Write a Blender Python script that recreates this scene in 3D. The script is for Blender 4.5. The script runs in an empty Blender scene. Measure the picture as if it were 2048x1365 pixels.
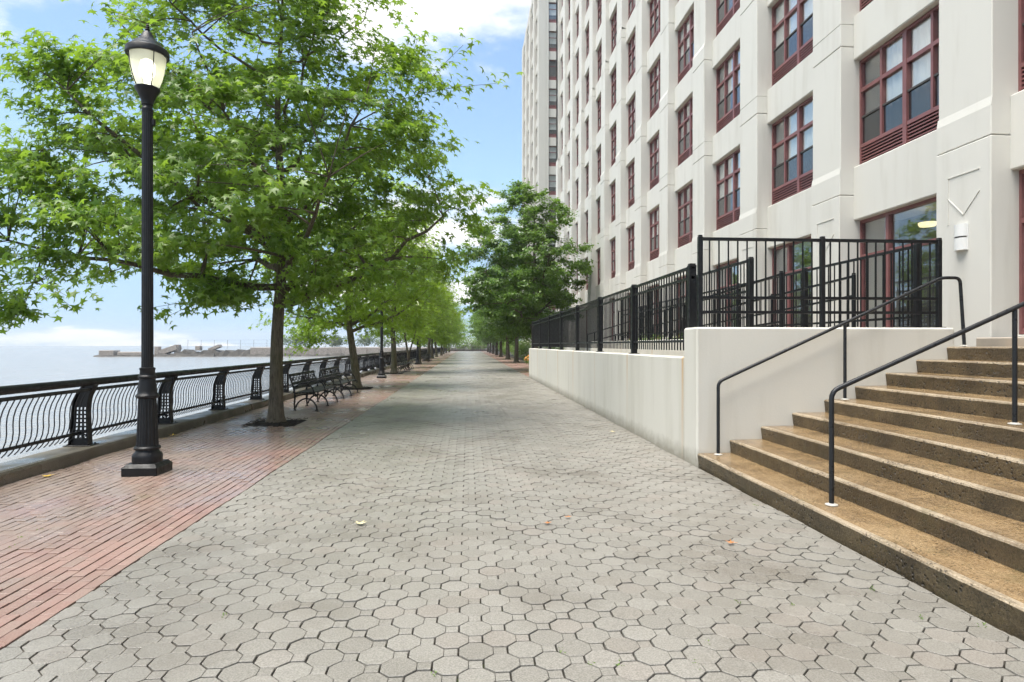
import bpy, math, random
import numpy as np
from mathutils import Vector, Matrix
R = math.radians
random.seed(11)
scene = bpy.context.scene
COL = scene.collection

# ------------------------------------------------------------------ camera
cam_d = bpy.data.cameras.new('camera'); cam = bpy.data.objects.new('camera', cam_d); COL.objects.link(cam)
cam.location = (0, 0, 1.55); cam.rotation_euler = (R(90), 0, R(-4.02))
cam_d.sensor_width = 36; cam_d.lens = 36 * 1251 / 2048; cam_d.shift_y = 7.5 / 2048
cam_d.clip_start = 0.05; cam_d.clip_end = 9000
scene.camera = cam

# ------------------------------------------------------------------ world / sun / exposure
SUN_DIR = Vector((-0.27, -0.20, 0.94)).normalized()      # towards the sun
SUN_EL = math.asin(SUN_DIR.z); SUN_AZ = math.atan2(SUN_DIR.x, SUN_DIR.y)
world = bpy.data.worlds.new('World'); scene.world = world; world.use_nodes = True
def build_world():
    nt = world.node_tree; N = nt.nodes; L = nt.links
    for n in list(N): N.remove(n)
    out = N.new('ShaderNodeOutputWorld'); bg = N.new('ShaderNodeBackground'); L.new(bg.outputs[0], out.inputs[0])
    bg.inputs[1].default_value = 0.1
    sky = N.new('ShaderNodeTexSky'); sky.sky_type = 'NISHITA'; sky.sun_disc = False
    sky.sun_elevation = SUN_EL; sky.sun_rotation = SUN_AZ; sky.air_density = 1.0; sky.dust_density = 0.3; sky.ozone_density = 1.5
    tc = N.new('ShaderNodeTexCoord'); sep = N.new('ShaderNodeSeparateXYZ'); L.new(tc.outputs['Generated'], sep.inputs[0])
    def m(op, a, b=None, clamp=False):
        n = N.new('ShaderNodeMath'); n.operation = op; n.use_clamp = clamp
        for i, v in enumerate((a, b)):
            if v is None: continue
            if isinstance(v, (int, float)): n.inputs[i].default_value = v
            else: L.new(v, n.inputs[i])
        return n.outputs[0]
    zc = m('MAXIMUM', sep.outputs[2], 0.0)
    den = m('ADD', zc, 0.22)
    cx = m('DIVIDE', sep.outputs[0], den); cy = m('DIVIDE', sep.outputs[1], den)
    cmb = N.new('ShaderNodeCombineXYZ'); L.new(cx, cmb.inputs[0]); L.new(cy, cmb.inputs[1]); L.new(m('MULTIPLY', sep.outputs[2], 1.5), cmb.inputs[2])
    add = N.new('ShaderNodeVectorMath'); add.operation = 'ADD'; L.new(cmb.outputs[0], add.inputs[0]); add.inputs[1].default_value = (2.7, 16.9, 1.2)
    nz = N.new('ShaderNodeTexNoise'); nz.inputs['Scale'].default_value = 1.15; nz.inputs['Detail'].default_value = 9; nz.inputs['Roughness'].default_value = 0.56
    L.new(add.outputs[0], nz.inputs['Vector'])
    rp = N.new('ShaderNodeMapRange'); rp.interpolation_type = 'SMOOTHSTEP'
    L.new(nz.outputs['Fac'], rp.inputs[0]); rp.inputs[1].default_value = 0.50; rp.inputs[2].default_value = 0.60
    # cloud body shade
    nz2 = N.new('ShaderNodeTexNoise'); nz2.inputs['Scale'].default_value = 3.0; nz2.inputs['Detail'].default_value = 6
    L.new(add.outputs[0], nz2.inputs['Vector'])
    cr = N.new('ShaderNodeValToRGB'); L.new(nz2.outputs['Fac'], cr.inputs[0])
    cr.color_ramp.elements[0].position = 0.3; cr.color_ramp.elements[0].color = (4.5, 4.5, 4.55, 1)
    cr.color_ramp.elements[1].position = 0.65; cr.color_ramp.elements[1].color = (6.0, 5.9, 5.8, 1)
    # veil of thin white air everywhere (humid day)
    veil = N.new('ShaderNodeMixRGB'); veil.inputs[0].default_value = 0.28
    mn = N.new('ShaderNodeVectorMath'); mn.operation = 'MINIMUM'; L.new(sky.outputs[0], mn.inputs[0]); mn.inputs[1].default_value = (2.1, 3.1, 4.2)      # damp air: no glaring horizon band
    L.new(mn.outputs[0], veil.inputs[1]); veil.inputs[2].default_value = (2.2, 3.4, 4.5, 1)
    mix = N.new('ShaderNodeMixRGB'); L.new(rp.outputs[0], mix.inputs[0]); L.new(veil.outputs[0], mix.inputs[1]); L.new(cr.outputs[0], mix.inputs[2])
    L.new(mix.outputs[0], bg.inputs[0])
build_world()
sun_d = bpy.data.lights.new('sun', 'SUN'); sun_d.energy = 2.9; sun_d.angle = R(46); sun_d.color = (1.0, 0.945, 0.87)
sun = bpy.data.objects.new('sun', sun_d); COL.objects.link(sun)
sun.rotation_euler = (-SUN_DIR).to_track_quat('-Z', 'Y').to_euler(); sun.location = (-20, -10, 60)
vs = scene.view_settings; vs.view_transform = 'Standard'; vs.look = 'None'; vs.gamma = 1.0; vs.use_curve_mapping = False
vs.exposure = 1.35
scene.render.engine = 'CYCLES'
cy = scene.cycles; cy.use_denoising = True; cy.max_bounces = 6; cy.transparent_max_bounces = 12
cy.diffuse_bounces = 3; cy.glossy_bounces = 3; cy.transmission_bounces = 3; cy.volume_bounces = 0; cy.caustics_reflective = False; cy.caustics_refractive = False
cy.sample_clamp_indirect = 6.0; cy.use_adaptive_sampling = True; cy.adaptive_threshold = 0.015; cy.use_light_tree = False

# ------------------------------------------------------------------ helpers: tagging
def tag(o, label=None, cat=None, group=None, kind=None):
    if label: o['label'] = label
    if cat: o['category'] = cat
    if group: o['group'] = group
    if kind: o['kind'] = kind
    return o
def empty(name, loc=(0, 0, 0), rz=0, label=None, cat=None, group=None):
    o = bpy.data.objects.new(name, None); COL.objects.link(o); o.location = loc; o.rotation_euler = (0, 0, rz); o.empty_display_size = 0.2
    return tag(o, label, cat, group)
def mkobj(name, me, parent=None, loc=(0, 0, 0)):
    o = bpy.data.objects.new(name, me); COL.objects.link(o); o.location = loc
    if parent: o.parent = parent
    return o
def kids(o): return [c for c in bpy.data.objects if c.parent == o]
def copy_tree(o, parent=None, tree=None):
    c = o.copy(); COL.objects.link(c); c.parent = parent
    for ch in CH.get(o.name, []): copy_tree(ch, c)
    return c
CH = {}
def freeze(o):
    """remember the children of a prototype so that it can be copied"""
    CH[o.name] = list(o.children)
    for c in o.children: freeze(c)

# ------------------------------------------------------------------ helpers: mesh building
class MB:
    def __init__(s): s.v = []; s.f = []; s.mi = []; s.m = 0
    def add(s, vs, fs):
        b = len(s.v); s.v.extend([tuple(p) for p in vs]); s.f.extend([tuple(b + i for i in f) for f in fs]); s.mi.extend([s.m] * len(fs)); return s
    def box(s, x0, x1, y0, y1, z0, z1, bev=0.0):
        if bev <= 0:
            vs = [(x, y, z) for z in (z0, z1) for y in (y0, y1) for x in (x0, x1)]
            return s.add(vs, [(0, 2, 3, 1), (4, 5, 7, 6), (0, 1, 5, 4), (2, 6, 7, 3), (0, 4, 6, 2), (1, 3, 7, 5)])
        b = min(bev, (x1 - x0) / 2.01, (y1 - y0) / 2.01, (z1 - z0) / 2.01)
        def ring(i, z): return [(x0 + i, y0 + b, z), (x0 + b, y0 + i, z), (x1 - b, y0 + i, z), (x1 - i, y0 + b, z), (x1 - i, y1 - b, z), (x1 - b, y1 - i, z), (x0 + b, y1 - i, z), (x0 + i, y1 - b, z)]
        rings = [ring(b * .999, z0), ring(0, z0 + b), ring(0, z1 - b), ring(b * .999, z1)]
        vs = sum(rings, []); fs = [tuple(range(7, -1, -1)), tuple(range(24, 32))]
        for k in range(3):
            for i in range(8):
                j = (i + 1) % 8; fs.append((k * 8 + i, k * 8 + j, (k + 1) * 8 + j, (k + 1) * 8 + i))
        return s.add(vs, fs)
    def bar(s, p, q, w, h):
        p = Vector(p); q = Vector(q); d = (q - p).normalized()
        up = Vector((0, 0, 1)) if abs(d.z) < .95 else Vector((0, 1, 0))
        a = d.cross(up).normalized() * (w / 2); b = a.cross(d).normalized() * (h / 2)
        vs = [p - a - b, p + a - b, p + a + b, p - a + b, q - a - b, q + a - b, q + a + b, q - a + b]
        return s.add(vs, [(0, 1, 2, 3), (7, 6, 5, 4), (0, 4, 5, 1), (1, 5, 6, 2), (2, 6, 7, 3), (3, 7, 4, 0)])
    def tube(s, pts, r, n=8, cap=True, star=0.0):
        pts = [Vector(p) for p in pts]; k = len(pts)
        rs = r if isinstance(r, (list, tuple)) else [r] * k
        vs = []; fs = []; up0 = None
        for i, p in enumerate(pts):
            d = (pts[min(i + 1, k - 1)] - pts[max(i - 1, 0)]).normalized()
            if up0 is None: up0 = Vector((1, 0, 0)) if abs(d.x) < .8 else Vector((0, 1, 0))
            a = (up0 - d * up0.dot(d)).normalized(); b = d.cross(a); up0 = a
            for j in range(n):
                t = 2 * math.pi * j / n; rr = rs[i] * (1 + star * (1 if j % 2 else -1))
                vs.append(p + a * (rr * math.cos(t)) + b * (rr * math.sin(t)))
        for i in range(k - 1):
            for j in range(n):
                jj = (j + 1) % n; fs.append((i * n + j, i * n + jj, (i + 1) * n + jj, (i + 1) * n + j))
        if cap: fs.append(tuple(range(n - 1, -1, -1))); fs.append(tuple((k - 1) * n + j for j in range(n)))
        return s.add(vs, fs)
    def lathe(s, prof, n=24, c=(0, 0), star=0.0, cap=True):
        vs = []; fs = []; k = len(prof)
        for r, z in prof:
            for j in range(n):
                t = 2 * math.pi * j / n; rr = r * (1 - (star if j % 2 else 0)); vs.append((c[0] + rr * math.cos(t), c[1] + rr * math.sin(t), z))
        for i in range(k - 1):
            for j in range(n):
                jj = (j + 1) % n; fs.append((i * n + j, i * n + jj, (i + 1) * n + jj, (i + 1) * n + j))
        if cap: fs.append(tuple(range(n - 1, -1, -1))); fs.append(tuple((k - 1) * n + j for j in range(n)))
        return s.add(vs, fs)
    def prism_y(s, prof, y0, y1, seg=1, jit=0.0, rnd=None):
        """polygon in XZ (counter-clockwise seen from -Y) extruded along Y"""
        n = len(prof); vs = []; fs = []
        for k in range(seg + 1):
            y = y0 + (y1 - y0) * k / seg
            for (x, z) in prof:
                jx = rnd.gauss(0, jit) if (rnd and jit) else 0; jz = rnd.gauss(0, jit) if (rnd and jit) else 0
                vs.append((x + jx, y, z + jz))
        fs.append(tuple(range(n - 1, -1, -1))[::-1]); fs.append(tuple(seg * n + i for i in range(n))[::-1])
        for k in range(seg):
            for i in range(n):
                j = (i + 1) % n; fs.append((k * n + j, k * n + i, (k + 1) * n + i, (k + 1) * n + j))
        return s.add(vs, fs)
    def mesh(s, name, mats, smooth=False, autosmooth=False):
        me = bpy.data.meshes.new(name); me.from_pydata(s.v, [], s.f)
        for m in (mats if isinstance(mats, (list, tuple)) else [mats]): me.materials.append(m)
        if any(s.mi): me.polygons.foreach_set('material_index', s.mi)
        if smooth: me.polygons.foreach_set('use_smooth', [True] * len(me.polygons))
        me.update()
        if smooth and autosmooth:
            try: me.set_sharp_from_angle(angle=R(40))
            except Exception: pass
        return me
    def build(s, name, mats, parent=None, off=(0, 0, 0), loc=(0, 0, 0), smooth=False, autosmooth=True):
        if off != (0, 0, 0): s.v = [(x - off[0], y - off[1], z - off[2]) for x, y, z in s.v]
        return mkobj(name, s.mesh(name, mats, smooth, autosmooth), parent, loc)
def fastmesh(name, V, F, mat, smooth=False, attr=None):
    """V (n,3), F (m,k) numpy arrays of one polygon size"""
    me = bpy.data.meshes.new(name); V = np.ascontiguousarray(V, dtype=np.float32); F = np.ascontiguousarray(F, dtype=np.int32)
    m, k = F.shape
    me.vertices.add(len(V)); me.vertices.foreach_set('co', V.ravel())
    me.loops.add(m * k); me.loops.foreach_set('vertex_index', F.ravel())
    me.polygons.add(m); me.polygons.foreach_set('loop_start', np.arange(0, m * k, k, dtype=np.int32)); me.polygons.foreach_set('loop_total', np.full(m, k, dtype=np.int32))
    if smooth: me.polygons.foreach_set('use_smooth', np.ones(m, dtype=bool))
    if attr is not None:
        a = me.attributes.new('rnd', 'FLOAT', 'FACE'); a.data.foreach_set('value', np.ascontiguousarray(attr, dtype=np.float32))
    me.materials.append(mat); me.update(calc_edges=True); me.validate()
    return me

# ------------------------------------------------------------------ materials
class MT:
    def __init__(s, name, rough=0.6, spec=0.5, metal=0.0):
        s.m = bpy.data.materials.new(name); s.m.use_nodes = True; s.nt = s.m.node_tree; s.N = s.nt.nodes; s.L = s.nt.links
        s.b = s.N['Principled BSDF']; s.b.inputs['Roughness'].default_value = rough; s.b.inputs['Metallic'].default_value = metal
        s.b.inputs['Specular IOR Level'].default_value = spec; s.geo = None
    def pos(s):
        if s.geo is None: s.geo = s.N.new('ShaderNodeNewGeometry')
        return s.geo.outputs['Position']
    def coords(s, scale=(1, 1, 1), src=None):
        mp = s.N.new('ShaderNodeMapping'); mp.inputs['Scale'].default_value = scale; s.L.new(src or s.pos(), mp.inputs[0]); return mp.outputs[0]
    def noise(s, scale, detail=4, rough=0.55, vec=None, dist=0.0):
        n = s.N.new('ShaderNodeTexNoise'); n.inputs['Scale'].default_value = scale; n.inputs['Detail'].default_value = detail; n.inputs['Roughness'].default_value = rough; n.inputs['Distortion'].default_value = dist
        s.L.new(vec or s.pos(), n.inputs['Vector']); return n.outputs['Fac']
    def voro(s, scale, vec=None, feature='F1'):
        n = s.N.new('ShaderNodeTexVoronoi'); n.feature = feature; n.inputs['Scale'].default_value = scale; s.L.new(vec or s.pos(), n.inputs['Vector']); return n.outputs['Distance']
    def rng(s, fac, a, b, lo=0.0, hi=1.0):
        n = s.N.new('ShaderNodeMapRange'); n.inputs[1].default_value = a; n.inputs[2].default_value = b; n.inputs[3].default_value = lo; n.inputs[4].default_value = hi
        s.L.new(fac, n.inputs[0]); return n.outputs[0]
    def ramp(s, fac, stops):
        n = s.N.new('ShaderNodeValToRGB'); e = n.color_ramp.elements
        while len(e) < len(stops): e.new(0.5)
        for i, (p, c) in enumerate(stops): e[i].position = p; e[i].color = (*c, 1) if len(c) == 3 else c
        s.L.new(fac, n.inputs[0]); return n.outputs[0]
    def mix(s, fac, a, b, mode='MIX'):
        n = s.N.new('ShaderNodeMixRGB'); n.blend_type = mode
        for i, v in enumerate((fac, a, b)):
            if isinstance(v, (int, float)): n.inputs[i].default_value = v
            elif isinstance(v, tuple): n.inputs[i].default_value = (*v, 1) if len(v) == 3 else v
            else: s.L.new(v, n.inputs[i])
        return n.outputs[0]
    def math(s, op, a, b=0.0):
        n = s.N.new('ShaderNodeMath'); n.operation = op
        for i, v in enumerate((a, b)):
            if isinstance(v, (int, float)): n.inputs[i].default_value = v
            else: s.L.new(v, n.inputs[i])
        return n.outputs[0]
    def rnd(s):
        """one random number for each piece, single object or face group of a joined mesh"""
        at = s.N.new('ShaderNodeAttribute'); at.attribute_name = 'rnd'; oi = s.N.new('ShaderNodeObjectInfo')
        return s.math('FRACT', s.math('ADD', at.outputs['Fac'], oi.outputs['Random']))
    def color(s, c):
        if isinstance(c, tuple): s.b.inputs['Base Color'].default_value = (*c, 1)
        else: s.L.new(c, s.b.inputs['Base Color'])
        return s
    def rough(s, r): s.L.new(r, s.b.inputs['Roughness']); return s
    def bump(s, h, strength=0.3, dist=0.01):
        n = s.N.new('ShaderNodeBump'); n.inputs['Strength'].default_value = strength; n.inputs['Distance'].default_value = dist; s.L.new(h, n.inputs['Height']); s.L.new(n.outputs[0], s.b.inputs['Normal']); return s

def m_paver(name='octagon_concrete'):
    t = MT(name, 0.5, 0.5); r = t.rnd()
    c = t.ramp(r, [(0.0, (0.17, 0.157, 0.132)), (0.4, (0.208, 0.194, 0.167)), (0.8, (0.24, 0.226, 0.197)), (0.93, (0.225, 0.196, 0.167)), (1.0, (0.175, 0.158, 0.13))])
    c = t.mix(0.42, c, t.ramp(t.noise(110, 3, 0.7), [(0.38, (0.12, 0.114, 0.10)), (0.62, (0.40, 0.38, 0.34))]))
    st = t.noise(0.75, 5, 0.6); c = t.mix(t.rng(st, 0.50, 0.70, 0.0, 0.5), c, (0.12, 0.10, 0.077))
    st2 = t.noise(2.4, 5, 0.65); c = t.mix(t.rng(st2, 0.55, 0.75, 0.0, 0.4), c, (0.20, 0.185, 0.155))
    t.color(c)
    w = t.noise(0.55, 4, 0.6, vec=t.coords((1, 0.7, 1))); t.rough(t.math('SUBTRACT', t.rng(w, 0.42, 0.62, 0.32, 0.55), t.rng(st, 0.50, 0.70, 0.0, 0.12)))
    t.bump(t.noise(130, 3, 0.7), 0.6, 0.006); return t.m
def m_joint():
    t = MT('joint_soil', 0.8, 0.3); c = t.mix(t.rng(t.noise(1.6, 4), 0.5, 0.62), (0.05, 0.043, 0.034), (0.06, 0.085, 0.025)); t.color(c); t.bump(t.noise(160, 3), 0.5, 0.005); return t.m
def m_brick():
    t = MT('clay_brick', 0.5, 0.5); r = t.rnd()
    c = t.ramp(r, [(0.0, (0.20, 0.107, 0.087)), (0.5, (0.265, 0.145, 0.119)), (0.85, (0.31, 0.18, 0.15)), (1.0, (0.22, 0.15, 0.126))])
    # years of grey film: thin by the granite edge and round the lamp, thick by the kerb
    sx = t.N.new('ShaderNodeSeparateXYZ'); t.L.new(t.pos(), sx.inputs[0])
    film = t.math('ADD', t.rng(sx.outputs[0], -5.1, -2.45, 0.28, -0.06), t.noise(0.9, 5, 0.62))
    c = t.mix(t.rng(film, 0.36, 0.66, 0.0, 0.85), c, t.ramp(t.noise(7, 4), [(0.3, (0.185, 0.15, 0.12)), (0.7, (0.27, 0.225, 0.185))]))
    c = t.mix(t.rng(t.noise(1.3, 4, 0.6, vec=t.coords((1, 1, 1))), 0.60, 0.75, 0, 0.5), c, (0.17, 0.17, 0.085))
    c = t.mix(0.3, c, t.ramp(t.noise(150, 2), [(0.3, (0.12, 0.08, 0.06)), (0.7, (0.46, 0.34, 0.29))]))
    t.color(c); t.rough(t.rng(t.noise(0.7, 4), 0.4, 0.62, 0.2, 0.5)); t.bump(t.noise(120, 3), 0.3, 0.003); return t.m
def m_stucco(name, col, dark, amount=0.35):
    t = MT(name, 0.82, 0.3)
    s = t.noise(1.0, 6, 0.6, vec=t.coords((2.2, 2.2, 0.28))); c = t.mix(t.rng(s, 0.5, 0.78, 0.0, amount), col, dark)
    s2 = t.noise(0.35, 4, 0.6); c = t.mix(t.rng(s2, 0.42, 0.68, 0.0, 0.25), c, tuple(0.9 * x for x in col))
    t.color(c); t.bump(t.noise(55, 5, 0.65), 0.22, 0.006); return t.m
def m_lowwall():
    t = MT('painted_render', 0.75, 0.35)
    s = t.noise(1.0, 6, 0.6, vec=t.coords((3, 3, 0.35))); c = t.mix(t.rng(s, 0.47, 0.72, 0.0, 0.6), (0.60, 0.583, 0.525), (0.47, 0.45, 0.385))
    # rust streaks below each fence post (posts stand every 3 m)
    sx = t.N.new('ShaderNodeSeparateXYZ'); t.L.new(t.pos(), sx.inputs[0])
    ph = t.math('FRACT', t.math('DIVIDE', t.math('SUBTRACT', sx.outputs[1], 8.30 - 1.48), 2.96))
    d = t.math('ABSOLUTE', t.math('SUBTRACT', ph, 0.5))
    wob = t.noise(1.0, 3, 0.6, vec=t.coords((6, 9, 0.6)))
    near = t.rng(t.math('ADD', d, t.math('MULTIPLY', t.math('SUBTRACT', wob, 0.5), 0.012)), 0.006, 0.020, 1.0, 0.0)
    zf = t.rng(sx.outputs[2], 0.15, 1.38, 0.25, 1.0); brk = t.rng(t.noise(0.9, 3, 0.6, vec=t.coords((1, 1.3, 0.2))), 0.36, 0.52, 0.25, 1.0)
    fac = t.math('MULTIPLY', t.math('MULTIPLY', near, zf), t.math('MULTIPLY', brk, 0.8))
    c = t.mix(fac, c, (0.50, 0.27, 0.07))
    c = t.mix(t.rng(t.math('ADD', sx.outputs[2], t.math('MULTIPLY', t.noise(6, 5, 0.7), -0.25)), -0.10, 0.10, 0.7, 0.0), c, (0.2, 0.18, 0.135))
    t.color(c); t.bump(t.noise(38, 5, 0.65), 0.25, 0.006); return t.m
def m_step(name, cols, speck, rlo, rhi, pit=0.5, psc=34):
    t = MT(name, 0.35, 0.5)
    c = t.ramp(t.noise(2.2, 6, 0.7), [(0.36, cols[0]), (0.5, cols[1]), (0.66, cols[2])])
    c = t.mix(0.45, c, t.ramp(t.noise(60, 4, 0.7), [(0.36, cols[0]), (0.66, cols[3])]))
    pits = t.math('MULTIPLY', t.rng(t.voro(psc, t.coords((1, 1, 1))), 0.16, 0.32, 1.0, 0.0), t.rng(t.noise(1.4, 6, 0.8), 0.46, 0.56))
    grit = t.math('MULTIPLY', t.rng(t.voro(psc * 2.3), 0.15, 0.3, 1.0, 0.0), t.rng(t.noise(2.3, 6, 0.8), 0.44, 0.56))
    pits = t.math('MAXIMUM', pits, grit)
    c = t.mix(t.math('MULTIPLY', pits, speck), c, (0.022, 0.017, 0.010))
    c = t.mix(t.rng(t.noise(3.1, 5, 0.75), 0.56, 0.72, 0, 0.5), c, (0.085, 0.08, 0.033))
    wet = t.noise(1.0, 6, 0.72, vec=t.coords((3.4, 0.9, 2.0)), dist=0.5); c = t.mix(t.rng(wet, 0.48, 0.62, 0.0, 0.55), c, t.mix(1.0, c, (0.42, 0.37, 0.30), 'MULTIPLY'))
    t.color(c); t.rough(t.math('MULTIPLY', t.rng(t.noise(1.6, 4), 0.38, 0.62, rlo, rhi), t.rng(wet, 0.42, 0.6, 1.0, 0.55)))
    h = t.math('SUBTRACT', t.noise(50, 5, 0.75), t.math('MULTIPLY', pits, 1.4)); t.bump(h, pit, 0.016); return t.m
def m_iron(name='black_iron', col=(0.008, 0.008, 0.009), r0=0.28, r1=0.55):
    t = MT(name, 0.35, 0.32); t.color(t.mix(t.rng(t.noise(9, 4), 0.5, 0.8, 0, 0.5), col, (0.018, 0.017, 0.016)))
    t.rough(t.rng(t.noise(14, 4), 0.35, 0.65, r0, r1)); t.bump(t.noise(70, 3), 0.12, 0.003); return t.m
def m_bark(name='bark', a=(0.055, 0.043, 0.03), b=(0.15, 0.125, 0.09), moss=0.35):
    t = MT(name, 0.85, 0.25); n = t.noise(1.0, 6, 0.65, vec=t.coords((26, 26, 5)), dist=0.6)
    c = t.ramp(n, [(0.32, a), (0.62, b)]); c = t.mix(t.rng(t.noise(1.7, 4), 0.5, 0.66, 0, moss), c, (0.085, 0.085, 0.03))
    t.color(c); t.bump(n, 0.8, 0.03); return t.m
def m_leaf(name, lo, mid, hi, trans, tf=0.4):
    t = MT(name, 0.33, 0.45)
    isl = t.N.new('ShaderNodeNewGeometry').outputs['Random Per Island']
    c = t.ramp(isl, [(0.0, lo), (0.5, mid), (1.0, hi)]); c = t.mix(t.rng(t.noise(0.5, 3), 0.35, 0.65, 0, 0.35), c, hi); t.color(c)
    tr = t.N.new('ShaderNodeBsdfTranslucent'); t.L.new(t.mix(0.35, trans, c), tr.inputs[0])
    mx = t.N.new('ShaderNodeMixShader'); mx.inputs[0].default_value = tf; t.L.new(t.b.outputs[0], mx.inputs[1]); t.L.new(tr.outputs[0], mx.inputs[2])
    t.L.new(mx.outputs[0], t.N['Material Output'].inputs[0]); return t.m
def m_plain(name, col, r=0.5, var=0.15, scale=6, spec=0.5):
    t = MT(name, r, spec); t.color(t.mix(t.rng(t.noise(scale, 4), 0.4, 0.7, 0, 1), col, tuple(x * (1 - var) for x in col))); return t.m
def m_glass(name, tint=(0.75, 0.8, 0.8), boost=1.0, dark=0.0):
    t = MT(name); gl = t.N.new('ShaderNodeBsdfGlossy'); gl.inputs['Roughness'].default_value = 0.015; gl.inputs[0].default_value = (0.95, 0.97, 1, 1)
    tp = t.N.new('ShaderNodeBsdfTransparent'); tp.inputs[0].default_value = (*tint, 1)
    lw = t.N.new('ShaderNodeLayerWeight'); lw.inputs[0].default_value = 0.5
    fac = t.math('MINIMUM', t.math('MULTIPLY', t.math('ADD', t.math('MULTIPLY', t.math('POWER', lw.outputs['Facing'], 4.0), 0.95), 0.05), boost), 0.85)
    nb = t.N.new('ShaderNodeBump'); nb.inputs['Strength'].default_value = 0.04; nb.inputs['Distance'].default_value = 0.02; t.L.new(t.noise(1.1, 2), nb.inputs['Height']); t.L.new(nb.outputs[0], gl.inputs['Normal'])
    base = tp.outputs[0]
    if dark > 0:
        df = t.N.new('ShaderNodeBsdfDiffuse'); df.inputs[0].default_value = (0.05, 0.052, 0.055, 1)
        m0 = t.N.new('ShaderNodeMixShader'); m0.inputs[0].default_value = dark; t.L.new(tp.outputs[0], m0.inputs[1]); t.L.new(df.outputs[0], m0.inputs[2]); base = m0.outputs[0]
    mx = t.N.new('ShaderNodeMixShader'); t.L.new(fac, mx.inputs[0]); t.L.new(base, mx.inputs[1]); t.L.new(gl.outputs[0], mx.inputs[2])
    t.L.new(mx.outputs[0], t.N['Material Output'].inputs[0]); return t.m
def m_emit(name, col, s):
    t = MT(name, 0.3); t.color(col); t.b.inputs['Emission Color'].default_value = (*col, 1); t.b.inputs['Emission Strength'].default_value = s; return t.m
def m_globe():
    t = MT('lamp_globe'); tl = t.N.new('ShaderNodeBsdfTranslucent'); tl.inputs[0].default_value = (0.93, 0.95, 0.84, 1); tp = t.N.new('ShaderNodeBsdfTransparent')
    gl = t.N.new('ShaderNodeBsdfGlossy'); gl.inputs['Roughness'].default_value = 0.08
    df = t.N.new('ShaderNodeBsdfDiffuse'); df.inputs[0].default_value = (0.85, 0.87, 0.78, 1)
    def mx(f, a, b): n = t.N.new('ShaderNodeMixShader'); n.inputs[0].default_value = f; t.L.new(a.outputs[0], n.inputs[1]); t.L.new(b.outputs[0], n.inputs[2]); return n
    o = mx(0.07, mx(0.48, mx(0.30, tl, df), tp), gl); t.L.new(o.outputs[0], t.N['Material Output'].inputs[0]); return t.m
def m_water():
    t = MT('harbour_water', 0.18, 0.5); t.color((0.27, 0.272, 0.262))
    a = t.noise(0.55, 6, 0.62, vec=t.coords((1.0, 0.55, 1))); b = t.noise(0.09, 4, 0.6)
    t.bump(t.math('ADD', a, t.math('MULTIPLY', b, 1.5)), 1.0, 0.8); t.b.inputs['IOR'].default_value = 1.33; return t.m
def m_kerb():
    t = MT('granite_kerb', 0.55, 0.5); c = t.ramp(t.noise(3, 5, 0.6), [(0.3, (0.065, 0.056, 0.04)), (0.7, (0.145, 0.13, 0.102))])
    c = t.mix(t.rng(t.noise(1.2, 5, 0.65), 0.36, 0.58, 0.15, 0.85), c, (0.065, 0.055, 0.027)); c = t.mix(0.3, c, t.ramp(t.noise(140, 2), [(0.3, (0.06, 0.055, 0.05)), (0.7, (0.28, 0.26, 0.23))]))
    t.color(c); t.rough(t.rng(t.noise(1.1, 4), 0.4, 0.6, 0.25, 0.7)); t.bump(t.noise(45, 4), 0.4, 0.006); return t.m

M = {}
M['paver'] = m_paver(); M['joint'] = m_joint(); M['brick'] = m_brick()
M['facade'] = m_stucco('cream_stucco', (0.63, 0.615, 0.565), (0.42, 0.39, 0.325), 0.5)
M['tower'] = m_stucco('tower_stucco', (0.57, 0.55, 0.495), (0.42, 0.40, 0.34), 0.3)
M['wall'] = m_lowwall()
M['tread'] = m_step('wet_tread', [(0.115, 0.066, 0.027), (0.28, 0.175, 0.078), (0.375, 0.26, 0.135), (0.51, 0.39, 0.24)], 0.95, 0.04, 0.2, 0.35)
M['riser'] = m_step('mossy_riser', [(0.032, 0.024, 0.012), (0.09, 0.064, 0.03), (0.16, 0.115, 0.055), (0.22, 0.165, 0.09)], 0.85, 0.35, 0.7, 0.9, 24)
M['nosing'] = m_step('worn_nosing', [(0.20, 0.145, 0.085), (0.36, 0.28, 0.18), (0.46, 0.375, 0.265), (0.56, 0.48, 0.37)], 0.9, 0.3, 0.6, 0.6, 26)
M['iron'] = m_iron(); M['rail_paint'] = m_iron('rail_paint', (0.016, 0.017, 0.019), 0.25, 0.45)
M['bark'] = m_bark(); M['bark2'] = m_bark('bark_pale', (0.06, 0.052, 0.035), (0.17, 0.15, 0.105), 0.5)
M['leaf'] = m_leaf('sweetgum_leaf', (0.06, 0.125, 0.014), (0.105, 0.20, 0.024), (0.175, 0.285, 0.045), (0.40, 0.62, 0.05), 0.45)
M['leaf_light'] = m_leaf('light_leaf', (0.10, 0.19, 0.018), (0.155, 0.275, 0.026), (0.21, 0.34, 0.04), (0.50, 0.70, 0.06), 0.5)
M['leaf_dark'] = m_leaf('dark_leaf', (0.045, 0.10, 0.014), (0.09, 0.175, 0.028), (0.16, 0.26, 0.05), (0.26, 0.46, 0.04), 0.4)
M['leaf_pale'] = m_leaf('pale_leaf', (0.07, 0.11, 0.045), (0.10, 0.15, 0.06), (0.13, 0.18, 0.08), (0.2, 0.3, 0.08), 0.35)
M['leaf_lime'] = m_leaf('lime_leaf', (0.09, 0.17, 0.03), (0.14, 0.24, 0.045), (0.22, 0.32, 0.08), (0.3, 0.45, 0.08), 0.35)
M['flower'] = m_plain('white_flower', (0.7, 0.74, 0.55), 0.6); M['flower_o'] = m_plain('orange_flower', (0.62, 0.27, 0.05), 0.6)
M['frame'] = m_plain('red_window_frame', (0.22, 0.088, 0.085), 0.42, 0.2)
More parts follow.
